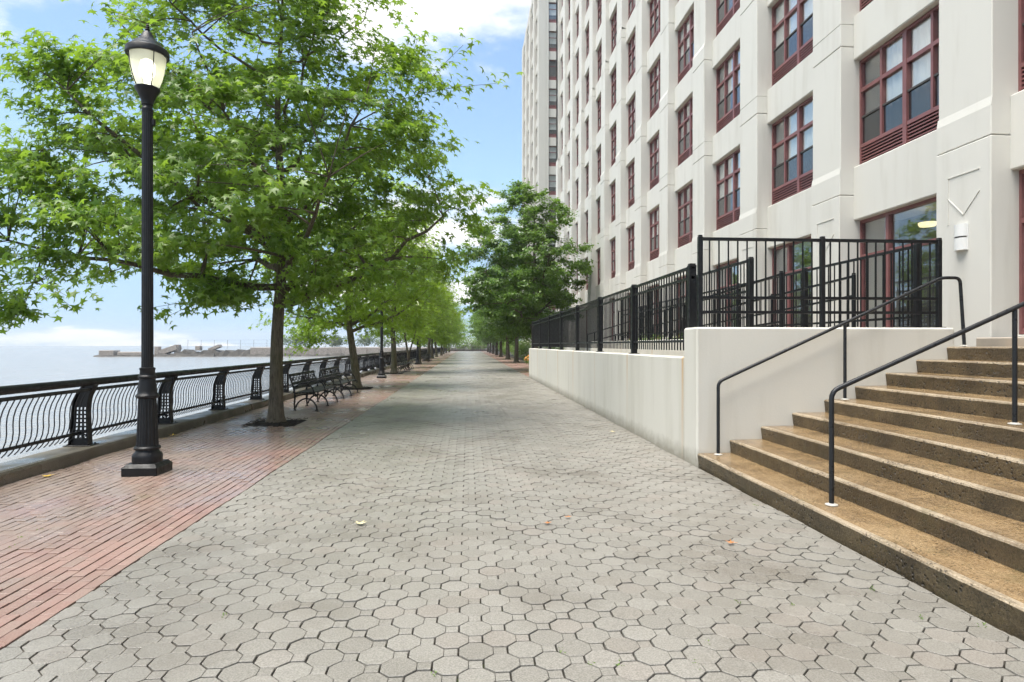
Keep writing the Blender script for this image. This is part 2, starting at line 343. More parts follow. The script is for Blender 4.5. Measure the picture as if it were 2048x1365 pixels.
M['louver'] = m_plain('louver_red', (0.19, 0.068, 0.066), 0.5, 0.2)
M['vent_dark'] = m_plain('vent_dark', (0.02, 0.009, 0.009), 0.8)
M['glass'] = m_glass('window_glass', (0.95, 0.96, 0.95), 1.8); M['screen'] = m_glass('screened_glass', (0.62, 0.64, 0.65), 1.3, 0.25)
M['curtain'] = m_plain('white_curtain', (0.88, 0.87, 0.84), 0.9, 0.12, 3, 0.1); M['room'] = m_plain('room_dark', (0.18, 0.17, 0.155), 0.9, 0.3, 0.7, 0.1)
M['mulch'] = m_plain('dark_mulch', (0.028, 0.022, 0.017), 0.9, 0.5, 40, 0.2)
M['flange'] = m_plain('white_flange', (0.5, 0.48, 0.43), 0.5)
M['globe'] = m_globe(); M['bulb'] = m_emit('lamp_bulb', (1.0, 0.95, 0.74), 2.6)
M['dim_bulb'] = m_emit('ceiling_bulb', (1.0, 0.85, 0.5), 0.6)
M['sconce'] = m_plain('white_sconce', (0.72, 0.72, 0.70), 0.35, 0.05)
M['dim_metal'] = m_plain('weathered_metal', (0.07, 0.065, 0.06), 0.6, 0.3)
M['concrete_ruin'] = m_step('ruin_concrete', [(0.15, 0.12, 0.10), (0.30, 0.25, 0.21), (0.40, 0.335, 0.285), (0.42, 0.38, 0.33)], 0.0, 0.7, 0.9, 0.2)
M['rock'] = m_plain('dark_rock', (0.085, 0.075, 0.062), 0.9, 0.4, 0.4)
M['leaf_yellow'] = m_plain('yellow_leaf', (0.62, 0.42, 0.07), 0.5, 0.3, 60); M['leaf_orange'] = m_plain('orange_leaf', (0.5, 0.2, 0.06), 0.5, 0.3, 60); M['leaf_cream'] = m_plain('cream_leaf', (0.66, 0.58, 0.32), 0.5, 0.25, 60)
M['soil'] = m_plain('soil', (0.07, 0.06, 0.045), 0.9, 0.4, 2); M['water'] = m_water(); M['kerb'] = m_kerb()
M['landing'] = m_plain('landing_stone', (0.40, 0.345, 0.28), 0.35, 0.25, 2)
M['slat'] = m_iron('bench_slat', (0.012, 0.013, 0.012), 0.45, 0.75)

# ------------------------------------------------------------------ geometry constants (metres; path runs along +Y)
XB, XP0, XP1 = -5.09, -2.38, 2.90          # kerb face, brick|octagon edge, octagon|wall edge
WALL_Y = 7.77; RISE, RUN, NSTEP = 0.1695, 0.4175, 9
def in_frame(x, y, z, pad=0.0):
    th = R(4.02); d = y * math.cos(th) + x * math.sin(th); l = x * math.cos(th) - y * math.sin(th)
    if d <= 0.1: return None
    u = 1024 + 1251 * l / d; v = 690 - 1251 * (z - 1.55) / d
    return (u, v) if (-pad < u < 2048 + pad and -pad < v < 1365 + pad) else None

# ================================================================== SETTING
def struct(o): o['kind'] = 'structure'; return o
# ground: one sheet of land to the horizon on the building side, harbour on the other
g = MB(); g.add([(-5.45, -60, -0.06), (2400, -60, -0.06), (2400, 2400, -0.06), (-5.45, 2400, -0.06)], [(0, 1, 2, 3)]); struct(g.build('ground', M['soil']))
def build_sea():
    # fine strip by the kerb, coarse beyond: one sheet
    m = MB(); m.add([(-2400, -60, -2.4), (-5.45, -60, -2.4), (-5.45, 2400, -2.4), (-2400, 2400, -2.4)], [(0, 1, 2, 3)])
    struct(m.build('sea', M['water']))
build_sea()
k = MB(); k.prism_y([(-5.53, -3.2), (-5.1, -3.2), (XB, 0.12), (XB - 0.012, 0.15), (-5.14, 0.158), (-5.50, 0.158), (-5.53, 0.13)][::-1], -6, 150, 260, 0.0016, random.Random(3)); struct(k.build('kerb', M['kerb']))

# ---- octagon paving: 300 pavers of their own, the rest joined, plain sheet far away
def clip_poly(p, xmin, xmax):
    def half(p, f, xc):
        o = []
        for i in range(len(p)):
            a, b = p[i], p[(i + 1) % len(p)]; fa, fb = f(a[0]), f(b[0])
            if fa >= 0: o.append(a)
            if (fa >= 0) != (fb >= 0):
                t = (xc - a[0]) / (b[0] - a[0]); o.append((xc, a[1] + t * (b[1] - a[1])))
        return o
    p = half(p, lambda x: x - xmin, xmin)
    return half(p, lambda x: xmax - x, xmax) if len(p) > 2 else p
def inset(poly, d):
    n = len(poly); ds = d if isinstance(d, (list, tuple)) else [d] * n; out = []
    L = []
    for i in range(n):
        a, b = poly[i], poly[(i + 1) % n]; ex, ey = b[0] - a[0], b[1] - a[1]; l = math.hypot(ex, ey) or 1e-9
        nx, ny = -ey / l, ex / l; dd = ds[i]; L.append((nx, ny, nx * a[0] + ny * a[1] + dd))
    for i in range(n):
        a, b = L[i - 1], L[i]; det = a[0] * b[1] - a[1] * b[0]
        if abs(det) < 1e-6: out.append((poly[i][0] + b[0] * ds[i], poly[i][1] + b[1] * ds[i]))
        else: out.append(((a[2] * b[1] - a[1] * b[2]) / det, (a[0] * b[2] - a[2] * b[0]) / det))
    return out
def area(p): return 0.5 * sum(p[i - 1][0] * p[i][1] - p[i][0] * p[i - 1][1] for i in range(len(p)))
def tile(mb, poly, z, tilt, gap, cham):
    q = []                                                   # drop doubled corners left by the cut
    for p in poly:
        if not q or math.hypot(p[0] - q[-1][0], p[1] - q[-1][1]) > 0.004: q.append(p)
    poly = q
    if len(poly) < 3 or area(poly) < 0.0011: return 0
    cx = sum(p[0] for p in poly) / len(poly); cyy = sum(p[1] for p in poly) / len(poly); n = len(poly)
    if isinstance(gap, (list, tuple)) and len(gap) != n: gap = min(gap)
    g0 = gap if isinstance(gap, (list, tuple)) else [gap] * n
    def ring(d, dz): return [(x, y, z + dz + tilt[0] * (x - cx) + tilt[1] * (y - cyy)) for x, y in inset(poly, d)]
    rs = [ring([a + cham for a in g0], 0), ring(g0, -cham * 0.8), ring([a * .9 for a in g0], -0.035)]
    fs = [tuple(range(n))]
    for kk in range(2):
        for i in range(n):
            j = (i + 1) % n; fs.append((kk * n + j, kk * n + i, (kk + 1) * n + i, (kk + 1) * n + j))
    mb.add(sum(rs, []), fs); return len(fs)
PP = 0.2494; SQ = PP / (2 + math.sqrt(2)); DD = PP - SQ
OCT = [(sx * a, sy * b) for sx, sy, a, b in ((1, -1, DD / 2, SQ / 2), (1, 1, DD / 2, SQ / 2), (1, 1, SQ / 2, DD / 2), (-1, 1, SQ / 2, DD / 2), (-1, 1, DD / 2, SQ / 2), (-1, -1, DD / 2, SQ / 2), (-1, -1, SQ / 2, DD / 2), (1, -1, SQ / 2, DD / 2))]
SQR = [(PP / 2 + SQ / 2 * a, SQ / 2 * b) for a, b in ((1, -1), (1, 1), (-1, 1), (-1, -1))]
OG = [0.0014, 0.0045, 0.004, 0.0045, 0.005, 0.004, 0.004, 0.004]; SG = [0.005, 0.004, 0.0014, 0.004]   # the octagon and the square on its right are one stone
def undul(x, y): return 0.006 * math.sin(x * 2.1 + y * 0.9) * math.sin(y * 1.3 - x * 0.7 + 1) + 0.004 * math.sin(x * 5.1 + 2) * math.sin(y * 4.3)
def build_paving():
    base = MB(); base.add([(XP0 - 0.02, -3, -0.028), (XP1 + 0.06, -3, -0.028), (XP1 + 0.06, 44, -0.028), (XP0 - 0.02, 44, -0.028)], [(0, 1, 2, 3)])
    pav = struct(base.build('octagon_paving', M['joint']))
    rnd = random.Random(5); full = []; 
    j = 0; y = 1.8
    while y < 44:
        x0 = XP0 - PP + (PP / 2 if j % 2 else 0) + 0.05; i = 0
        while x0 + i * PP < XP1 + PP:
            full.append((x0 + i * PP, y)); i += 1
        y += PP / 2; j += 1
    # single pavers: whole ones in view, largest first
    one = MB(); tile(one, OCT, 0, (0, 0), OG, 0.0022); tile(one, SQR, 0, (0, 0), SG, 0.0022); me = one.mesh('paver', M['paver'])
    cand = [(yy, x, yy) for x, yy in full if x - DD / 2 > XP0 and x + PP / 2 + SQ / 2 < XP1 and in_frame(x, yy, 0, 10)]
    cand.sort(); single = set((x, yy) for _, x, yy in cand[:300])
    rest = MB(); at = []
    for x, yy in full:
        z = undul(x, yy) + rnd.gauss(0, 0.0012); tl = (rnd.gauss(0, 0.008), rnd.gauss(0, 0.008))
        if (x, yy) in single:
            o = mkobj('paver', me, pav, (x, yy, z)); o.rotation_euler = (tl[1], -tl[0], rnd.gauss(0, 0.006)); continue
        r = rnd.random()
        for P in (OCT, SQR):
            q = clip_poly([(x + a, yy + b) for a, b in P], XP0 + 0.004, XP1 - 0.004)
            if len(q) > 2: at += [r] * tile(rest, q, z, tl, OG if P is OCT else SG, 0.0022)
    me = rest.mesh('pavers', M['paver']); a = me.attributes.new('rnd', 'FLOAT', 'FACE'); a.data.foreach_set('value', at)
    o = mkobj('pavers', me, pav); o['kind'] = 'stuff'
    far = MB(); far.add([(XP0, 44.0, -0.002), (XP1, 44.0, -0.002), (XP1, 150, -0.002), (XP0, 150, -0.002)], [(0, 1, 2, 3)]); far.build('far_pavement', M['paver'], pav)
build_paving()
PITS = [(-3.79, 12.66), (-3.92, 22.5), (-3.98, 34.05)]
def build_bricks():
    base = MB(); base.add([(XB - 0.03, -3, -0.03), (XP0 - 0.02, -3, -0.03), (XP0 - 0.02, 44, -0.03), (XB - 0.03, 44, -0.03)], [(0, 1, 2, 3)])
    pav = struct(base.build('brick_paving', M['joint']))
    rnd = random.Random(8); NC = 29; w = (XP0 - XB) / NC; ln = 0.2; full = []
    for c in range(NC):
        x = XB + (c + 0.5) * w; y = 1.5 + (ln / 2 if c % 2 else 0) + rnd.uniform(-0.02, 0.02)
        while y < 44:
            if not any(abs(x - px) < 0.5 and abs(y - py) < 0.55 for px, py in PITS): full.append((x, y))
            y += ln
    rect = [(w / 2, -ln / 2), (w / 2, ln / 2), (-w / 2, ln / 2), (-w / 2, -ln / 2)]
    def one(mb, x, y, z, tl): return tile(mb, [(x + a, y + b) for a, b in rect], z, tl, [0.0055, 0.0013, 0.0055, 0.0013], 0.0018)
    mb = MB(); one(mb, 0, 0, 0, (0, 0)); me = mb.mesh('brick', M['brick'])
    cand = sorted((y, x) for x, y in full if in_frame(x, y, 0, 5)); single = set((x, y) for y, x in cand[:300])
    rest = MB(); at = []
    for x, y in full:
        z = undul(x, y) * 1.2 + rnd.gauss(0, 0.0012); tl = (rnd.gauss(0, 0.012), rnd.gauss(0, 0.006))
        if (x, y) in single:
            o = mkobj('brick', me, pav, (x, y, z)); o.rotation_euler = (tl[1], -tl[0], 0); continue
        at += [rnd.random()] * one(rest, x, y, z, tl)
    me = rest.mesh('bricks', M['brick']); a = me.attributes.new('rnd', 'FLOAT', 'FACE'); a.data.foreach_set('value', at)
    o = mkobj('bricks', me, pav); o['kind'] = 'stuff'
    far = MB(); far.add([(XB, 44.0, -0.003), (XP0, 44.0, -0.003), (XP0, 150, -0.003), (XB, 150, -0.003)], [(0, 1, 2, 3)]); far.build('far_pavement', M['brick'], pav)
    # strip on the building side beyond the wall
    s = MB(); s.add([(XP1 + 0.005, 30.05, -0.004), (5.2, 30.05, -0.004), (5.2, 150, -0.004), (XP1 + 0.005, 150, -0.004)], [(0, 1, 2, 3)]); struct(s.build('brick_pavement', M['brick']))
    e = MB(); e.add([(-6, 150.01, 0.002), (12, 150.01, 0.002), (12, 156, 0.002), (-6, 156, 0.002)], [(0, 1, 2, 3)]); struct(e.build('pavement', M['brick']))
build_bricks()

# ================================================================== STAIRS, LANDING, WALLS
def build_stairs():
    root = empty('stairs', (2.9, 4.5, 0), 0, 'wide wet brown stone steps climbing to the building entrance', 'stairs')
    off = (2.9, 4.5, 0); rnd = random.Random(2); Y0, Y1 = 0.4, WALL_Y - 0.004
    for n in range(1, NSTEP + 1):
        x = 2.905 + RUN * (n - 1); z = RISE * n; zb = RISE * (n - 1) - (0.03 if n > 1 else 0.06); xb = x + RUN + (0.06 if n < NSTEP else 1.3)
        seg = 90; mb = MB(); prof = [(x + 0.022, zb), (x + 0.012, z - 0.10), (x + 0.001, z - 0.020), (x + 0.006, z - 0.006), (x + 0.018, z), (x + 0.05, z + 0.001), (xb - 0.03, z + 0.004), (xb, zb)]
        vs = []; npf = len(prof)
        for s in range(seg + 1):
            y = Y0 + (Y1 - Y0) * s / seg; wob = 0.004 * math.sin(y * 2.3 + n * 1.7) + rnd.gauss(0, 0.0016); wz = 0.003 * math.sin(y * 1.7 + n) + rnd.gauss(0, 0.0012)
            chip = rnd.random() < 0.07
            for i, (px, pz) in enumerate(prof):
                e = 1 if i in (1, 2, 3, 4) else 0; c = rnd.uniform(0.002, 0.010) if chip and i in (2, 3) else 0
                vs.append((px + e * wob + c, y, pz + e * wz - c * 0.8))
        fr = []; ft = []; fn = []
        for s in range(seg):
            for i in range(npf):
                j = (i + 1) % npf; f = (s * npf + i, s * npf + j, (s + 1) * npf + j, (s + 1) * npf + i)[::-1]
                (fr if i in (0, 1) else fn if i in (2, 3, 4) else ft).append(f)
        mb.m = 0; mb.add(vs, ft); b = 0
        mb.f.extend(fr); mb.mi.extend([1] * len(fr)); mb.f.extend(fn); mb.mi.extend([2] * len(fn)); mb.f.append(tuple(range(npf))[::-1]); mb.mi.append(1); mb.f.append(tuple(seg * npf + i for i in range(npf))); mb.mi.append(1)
        mb.build('step', [M['tread'], M['riser'], M['nosing']], root, off)
build_stairs()
top = NSTEP * RISE
mb = MB(); mb.box(7.05, 8.4, -3, 8.24, 0.9, top + 0.125, 0.015); struct(mb.build('entrance_floor', M['landing']))

def build_walls():
    # cheek wall beside the stairs and the long low wall are one rendered body
    root = empty('retaining_wall', (2.9, 8, 0), 0, 'long cream rendered low wall with a higher block beside the steps', 'wall'); off = (2.9, 8, 0)
    mb = MB(); mb.box(2.9, 6.37, WALL_Y, 8.25, -0.1, 1.775, 0.022); mb.build('stair_block', M['wall'], root, off)
    mb = MB()
    mb.prism_y([(2.9, -0.1), (3.17, -0.1), (3.17, 1.375), (3.15, 1.385), (2.925, 1.385), (2.9, 1.365)][::-1], 8.251, 29.7, 40, 0.0012, random.Random(4)); mb.build('low_wall', M['wall'], root, off)
    # inner planter wall and terrace
    r2 = empty('planter_wall', (4.3, 16, 0), 0, 'short cream planter wall seen through the black fence', 'wall')
    mb = MB(); mb.box(4.25, 4.45, 10.6, 21.5, 0.9, 1.66, 0.02); mb.box(4.45, 5.3, 10.6, 10.8, 0.9, 1.66, 0.015); mb.build('body', M['wall'], r2, (4.3, 16, 0))
    t = MB(); t.box(3.18, 8.3, 8.26, 29.7, 0.0, 1.0); struct(t.build('terrace', M['landing']))
    # ramp
    rp = MB(); rp.prism_y([(4.6, 0.9), (6.0, 0.9), (6.0, 1.02), (4.6, 1.02)][::-1], 8.6, 25, 1)
    for i, (x, y, z) in enumerate(rp.v):
        if z > 1.0 and y < 20: rp.v[i] = (x, y, 1.60)
    rp = rp.build('ramp', M['landing']); tag(rp, 'sloping concrete ramp behind the fence towards the entrance', 'ramp')
build_walls()

# ---- generic bar fence
BAL = {}
def baluster_mesh(h, w=0.016):
    key = (round(h, 3), w)
    if key not in BAL:
        b = MB(); b.box(-w / 2, w / 2, -w / 2, w / 2, 0, h); BAL[key] = b.mesh('baluster', M['iron'])
    return BAL[key]
def fence(name, label, p0, p1, zt0, zt1, posts, rails, low, spacing, zb0, zb1, post_w=0.075, rail_w=0.04, group=None, ends=(0, 1)):
    """p0,p1 plan points; zt top heights; posts = fractions; rails = drops below the top; low = drop of baluster feet"""
    p0 = Vector((*p0, 0)); p1 = Vector((*p1, 0)); ln = (p1 - p0).length
    root = empty(name, (p0.x, p0.y, zb0), 0, label, 'fence', group); base = Vector((p0.x, p0.y, zb0))
    L = lambda t, z: p0.lerp(p1, t) - base + Vector((0, 0, z))
    zt = lambda t: zt0 + (zt1 - zt0) * t; zb = lambda t: zb0 + (zb1 - zb0) * t
    for t in posts:
        b = MB(); q = L(t, 0); h = post_w / 2; za, zz = zb(t) - zb0, zt(t) - zb0
        b.box(q.x - h, q.x + h, q.y - h, q.y + h, za, zz + 0.03, 0.006); b.box(q.x - h * .8, q.x + h * .8, q.y - h * .8, q.y + h * .8, zz + 0.031, zz + 0.05)
        b.box(q.x - h - .03, q.x + h + .03, q.y - h - .03, q.y + h + .03, za + 0.001, za + 0.014)
        b.build('post', M['iron'], root)
    for i, d in enumerate(rails):
        b = MB(); b.bar(L(0, zt(0) - d), L(1, zt(1) - d), rail_w, rail_w * (1.0 if i == 0 else 0.9)); b.build('rail', M['iron'], root)
    n = int(ln / spacing); me = baluster_mesh(low - 0.01)
    for kk in range(1, n):
        t = kk / n
        if any(abs(t - q) * ln < post_w * 0.7 for q in posts): continue
        q = L(t, zt(t) - low); mkobj('baluster', me, root, q)
    return root
fence('wall_fence', 'black bar fence standing on the long low cream wall', (3.03, 8.25), (3.03, 29.6), 2.60, 2.60, [(y - 8.25) / 21.35 for y in (8.30, 11.26, 14.22, 17.18, 20.14, 23.1, 26.06, 29.02)], (0.0, 0.14, 1.0), 1.13, 0.125, 1.385, 1.385, post_w=0.1)
fence('stair_fence', 'black bar fence on top of the block beside the steps', (3.04, 8.02), (6.34, 8.02), 2.94, 2.94, (0.0, 0.505, 1.0), (0.0, 0.77, 0.96), 1.15, 0.124, 1.775, 1.775, post_w=0.06)
fence('terrace_fence', 'tall black fence on the short planter wall behind the ramp rails', (4.6, 9.9), (4.6, 18.5), 2.93, 2.93, (0.0, 0.34, 0.67, 1.0), (0.0, 0.5, 1.1), 1.2, 0.125, 1.0, 1.0)
fence('terrace_fence', 'long black fence nearest to the building windows', (6.32, 8.4), (6.32, 26.0), 2.94, 2.94, [i / 6 for i in range(7)], (0.0, 1.0), 1.12, 0.18, 1.0, 1.0)
fence('ramp_rail', 'sloping black triple rail along the outer side of the ramp', (4.75, 9.2), (4.75, 24.7), 2.62, 1.95, [i / 6 for i in range(7)], (0.0, 0.3, 0.72), 0.76, 1.3, 1.58, 1.0, post_w=0.05, rail_w=0.035)
fence('ramp_rail', 'sloping black rail along the far side of the ramp', (5.9, 9.2), (5.9, 24.7), 2.60, 1.93, [i / 6 for i in range(7)], (0.0, 0.3), 0.32, 0.6, 1.58, 1.0, post_w=0.05, rail_w=0.035)

# ---- pipe handrails of the steps
def handrail(y, pts, posts, label):
    root = empty('handrail', (3.11, y, RISE), 0, label, 'handrail', 'pipe handrails of the steps'); o = Vector((3.11, y, RISE)); r = 0.021
    def rel(p): return Vector((p[0], y, p[1])) - o
    path = []
    for i, p in enumerate(pts):                            # round the bends
        p = Vector(p)
        if 0 < i < len(pts) - 1:
            a = Vector(pts[i - 1]); b = Vector(pts[i + 1]); d = 0.07
            q0 = p + (a - p).normalized() * d; q1 = p + (b - p).normalized() * d
            for t in (0, .25, .5, .75, 1): path.append(rel((q0 * (1 - t) ** 2 + p * 2 * t * (1 - t) + q1 * t * t)))
        else: path.append(rel(p))
    b = MB(); b.tube(path, r, 12); b.build('rail', M['rail_paint'], root, smooth=True)
    for x, z0, z1 in posts:
        if z1 > z0: b = MB(); b.tube([rel((x, z0)), rel((x, z1))], r * .95, 12); b.build('post', M['rail_paint'], root, smooth=True)
        b = MB(); q = rel((x, z0)); b.lathe([(0.052, q.z + 0.0075), (0.050, q.z + 0.014), (0.034, q.z + 0.016), (0.03, q.z + 0.022)], 20, (q.x, q.y)); b.build('flange', M['flange'], root)
    return root
handrail(7.62, [(3.12, RISE), (3.12, 1.085), (6.06, 2.41), (6.31, 2.41), (6.37, top)], [(3.12, RISE, 0), (4.77, 5 * RISE, 1.82), (6.37, top, 0)], 'black pipe handrail against the cream wall beside the steps')
handrail(5.16, [(3.11, RISE), (3.11, 1.15), (6.07, 2.43), (6.31, 2.43), (6.37, top)], [(3.11, RISE, 0), (4.78, 5 * RISE, 1.86), (6.37, top, 0)], 'black pipe handrail standing free in the middle of the steps')

# ================================================================== BUILDING
BX, BAY, PW, F = 7.5, 3.65, 1.0, 3.04
SP_X, WN_X = 7.75, 7.92
SILL1, HEAD0 = 5.13, 4.05; WH = 2.15; OPW = BAY - PW; BTOP = 42.0
def win_meshes():
    d = {}
    fr = MB(); T = 0.055
    def v(y, z0, z1, w, dx=0): fr.box(-0.04 - dx, 0.05, y - w / 2, y + w / 2, z0, z1)
    def h(z, y0, y1, w, dx=0): fr.box(-0.037 - dx, 0.047, y0, y1, z - w / 2, z + w / 2)
    W = OPW - 0.01
    v(T / 2 + .005, 0, WH - .01, T); v(W - T / 2, 0, WH - .01, T); h(T / 2, T, W - T, T); h(WH - .01 - T / 2, T, W - T, T)
    v(W / 2, T, WH - T, 0.10, 0.012); h(0.41, T, W - T, 0.07, 0.006); h(1.53, T, W - T, 0.075, 0.006)
    for c in (0.25, 0.75): v(W * c, 0.44, WH - T, 0.055, 0.003)
    d['frame'] = fr.mesh('window', M['frame'])
    cols = [(T, W * .25 - .03), (W * .25 + .03, W / 2 - .05), (W / 2 + .05, W * .75 - .03), (W * .75 + .03, W - T)]
    rows = [(1.57, WH - .07, 0.012), (1.0, 1.49, 0.012), (0.45, 0.98, -0.004)]
    d['panes'] = []
    allp = MB(); alls = MB(); bars = MB()
    for (y0, y1) in cols:
        for ri, (z0, z1, x) in enumerate(rows):
            p = MB(); p.box(x, x + 0.006, y0 + .003, y1 - .003, z0, z1); d['panes'].append(p.mesh('pane', M['screen' if ri == 2 else 'glass']))
            (alls if ri == 2 else allp).box(x, x + 0.006, y0 + .003, y1 - .003, z0, z1)
        bars.box(-0.03, 0.03, y0, y1, 0.972, 1.006)
    d['pane_upper'] = allp.mesh('pane', M['glass']); d['pane_lower'] = alls.mesh('pane', M['screen']); d['bars'] = bars.mesh('meeting_rail', M['dim_metal'])
    lo = MB()
    for s in range(5): z = 0.085 + s * 0.062; lo.bar((-0.02, T, z), (-0.02, W / 2 - .05, z), 0.03, 0.022); lo.bar((-0.02, W / 2 + .05, z), (-0.02, W - T, z), 0.03, 0.022)
    lo.m = 1; lo.box(0.02, 0.03, T, W - T, T, .38); d['louver'] = lo.mesh('louver', [M['frame'], M['vent_dark']])
    def curtain(y0, y1):
        m = MB(); n = max(8, int((y1 - y0) * 26)); vs = []
        for i in range(n + 1): y = y0 + (y1 - y0) * i / n; x = 0.06 + 0.02 * math.sin(i * 1.4); vs += [(x, y, 0.42), (x, y, WH - .03)]
        return m.add(vs, [(2 * i, 2 * i + 2, 2 * i + 3, 2 * i + 1) for i in range(n)]).mesh('curtain', M['curtain'], True)
    d['curtains'] = [curtain(.05, W - .05), curtain(.05, W * .45), curtain(W * .5, W - .05), curtain(.05, W * .8), None]
    # ground-floor window: tall, one narrow and one wide light
    g = MB(); GH = HEAD0 - 1.70
    def gv(y, z0, z1, w, dx=0): g.box(-0.04 - dx, 0.05, y - w / 2, y + w / 2, z0, z1)
    def gh(z, y0, y1, w, dx=0): g.box(-0.037 - dx, 0.047, y0, y1, z - w / 2, z + w / 2)
    gv(.035, 0, GH, .06); gv(W - .03, 0, GH, .06); gh(.04, .06, W - .06, .08); gh(GH - .03, .06, W - .06, .06); gv(W * .68, .08, GH - .06, .08, .01); gh(1.62, .06, W - .06, .07, .005)
    d['gframe'] = g.mesh('window', M['frame']); d['gpanes'] = []
    for y0, y1 in ((.065, W * .68 - .04), (W * .68 + .04, W - .06)):
        for z0, z1 in ((.08, 1.585), (1.655, GH - .06)):
            p = MB(); p.box(.01, .016, y0, y1, z0, z1); d['gpanes'].append(p.mesh('pane', M['glass']))
    return d
def build_building():
    off = (BX, 9.0, 0); root = empty('apartment_building', off, 0, 'tall cream stucco apartment building with red framed windows beside the promenade', 'building'); W = win_meshes(); rnd = random.Random(21)
    fac = M['facade']
    core = MB(); core.box(8.75, 22, -5, 53.2, 0.3, BTOP); core.box(BX + 0.05, 8.75, 52.4, 53.265, 0.0, BTOP - 0.02); core.build('core', [fac], root, off)
    rm = MB(); rm.box(8.70, 8.745, -5, 52.35, 0.6, BTOP - .4); rm.build('room_wall', M['room'], root, off)
    par = MB(); par.box(7.6, 8.9, -5, 53.1, BTOP - 1.5, BTOP + .6, .02); par.build('parapet', fac, root, off)
    nb = range(-2, 13)
    tiers = [(0.9, 4.55, 0.05), (4.562, 5.0, 0.042), (5.0, 7.55, 0.02), (7.562, 8.0, 0.02), (8.0, 10.6, 0.02), (10.612, 11.05, 0.02), (11.05, 13.65, -0.02), (13.662, 16.68, -0.02), (16.692, 17.1, -0.02), (17.1, 22.7, -0.05), (22.712, 28.7, -0.05), (28.712, 34.8, -0.05), (34.812, BTOP - 0.01, -0.05)]
    for i in nb:
        y = 8.46 + BAY * i; p = MB()
        for kk, (z0, z1, e) in enumerate(tiers):
            ey = max(0, e) * 0.5
            p.box(BX - e, 8.748, y - ey, y + PW + ey, z0, z1, 0.012)
            if kk in (1, 5, 8):   # sloping weathering on top of the thicker tier
                e2 = tiers[kk + 1][2]; 
                p.add([(BX - e, y - ey, z1 - .012), (BX - e, y + PW + ey, z1 - .012), (BX - e2 - .001, y - ey, z1 + .12), (BX - e2 - .001, y + PW + ey, z1 + .12)], [(0, 2, 3, 1)])
                p.add([(BX - e, y - ey, z1 - .012), (BX - e2 - .001, y - ey, z1 + .12), (BX - e2 + .3, y - ey, z1 - .012)], [(0, 2, 1)])
        p.box(BX + .14, 8.747, y + .03, y + PW - .03, .5, BTOP - .05)
        p.build('pier', fac, root, off)
        # incised square and diamond above the wall lamps
        q = MB(); c = y + .47; x = BX - 0.05
        def strip(a, b, w=.016): 
            A = Vector((x - 0.004, a[0], a[1])); B = Vector((x - 0.004, b[0], b[1])); q.bar(A, B, w, w)
        zc = 3.83; s = .30
        strip((c + s, zc + s), (c - s, zc + s)); strip((c + s, zc + s), (c + s, zc - .42)); strip((c - s, zc - .02), (c, zc - s - .02)); strip((c + s, zc - .02), (c, zc - s - .02))
        if i <= 3: q.build('ornament', fac, root, off)
    nfl = int((BTOP - SILL1) / F)
    for i in list(nb)[:-1]:
        y0 = 9.46 + BAY * i + .004; y1 = y0 + OPW - .008
        s = MB(); s.box(SP_X, 8.69, y0, y1, HEAD0, SILL1 - .002, .02); s.build('spandrel', fac, root, off)
        s = MB(); s.box(SP_X + .02, 8.69, y0, y1, .5, 1.69, .01); s.build('spandrel', fac, root, off)
        # ground floor opening
        if i >= -1:
            w = mkobj('window', W['gframe'], root, (WN_X - off[0], y0 - off[1], 1.70))
            for me in W['gpanes']: mkobj('pane', me, w)
            if rnd.random() < .5: mkobj('curtain', W['curtains'][2], w)
        for kf in range(nfl):
            zs = SILL1 + F * kf; zh = zs + WH
            s = MB(); s.box(SP_X, 8.69, y0, y1, zh, zs + F - .002, .02); s.build('spandrel', fac, root, off)
            q = in_frame(WN_X, y0 + OPW, zs, 60)
            if q is None and in_frame(WN_X, y0, zs - F, 120) is None and in_frame(WN_X, y1, zs - .5, 120) is None: continue
            w = mkobj('window', W['frame'], root, (WN_X - off[0], y0 - off[1], zs - off[2]))
            mkobj('louver', W['louver'], w); mkobj('meeting_rail', W['bars'], w)
            if y0 < 24:
                for me in W['panes']: mkobj('pane', me, w)
            else:
                mkobj('pane', W['pane_upper'], w); mkobj('pane', W['pane_lower'], w)
            c = W['curtains'][rnd.choice((0, 0, 0, 1, 2, 3, 3, 3))]
            if c: mkobj('curtain', c, w)
    # ceiling lamp glowing inside the ground-floor room
    b = MB(); b.lathe([(0.02, 3.72), (.13, 3.72), (.15, 3.76), (.15, 3.79), (.02, 3.8)], 16, (8.4, 10.9)); b.build('ceiling_lamp', M['dim_bulb'], root, off)
    # second wing beyond the court
    o2 = (7.4, 65.5, 0); r2 = empty('apartment_tower', o2, 0, 'far cream tower wing of the building rising behind the trees', 'building'); tm = M['tower']
    c = MB(); c.box(7.95, 30, 66.05, 85, 0, 41.4); c.build('core', [M['room']], r2, o2)
    bays = [66.6, 71.4, 76.2, 81.0]
    for j, y in enumerate([65.5, 69.9, 74.7, 79.5, 84.3]):
        p = MB(); p.box(7.4, 8.2, y, y + (1.1 if j == 0 else 1.5) , 0, 42, .02); p.build('pier', tm, r2, o2)
    for x0, x1 in ((8.203, 8.5), (10.5, 11.9), (13.9, 15.3)):
        p = MB(); p.box(x0, x1, 65.52, 66.3, 0, 42, .02); p.build('pier', tm, r2, o2)
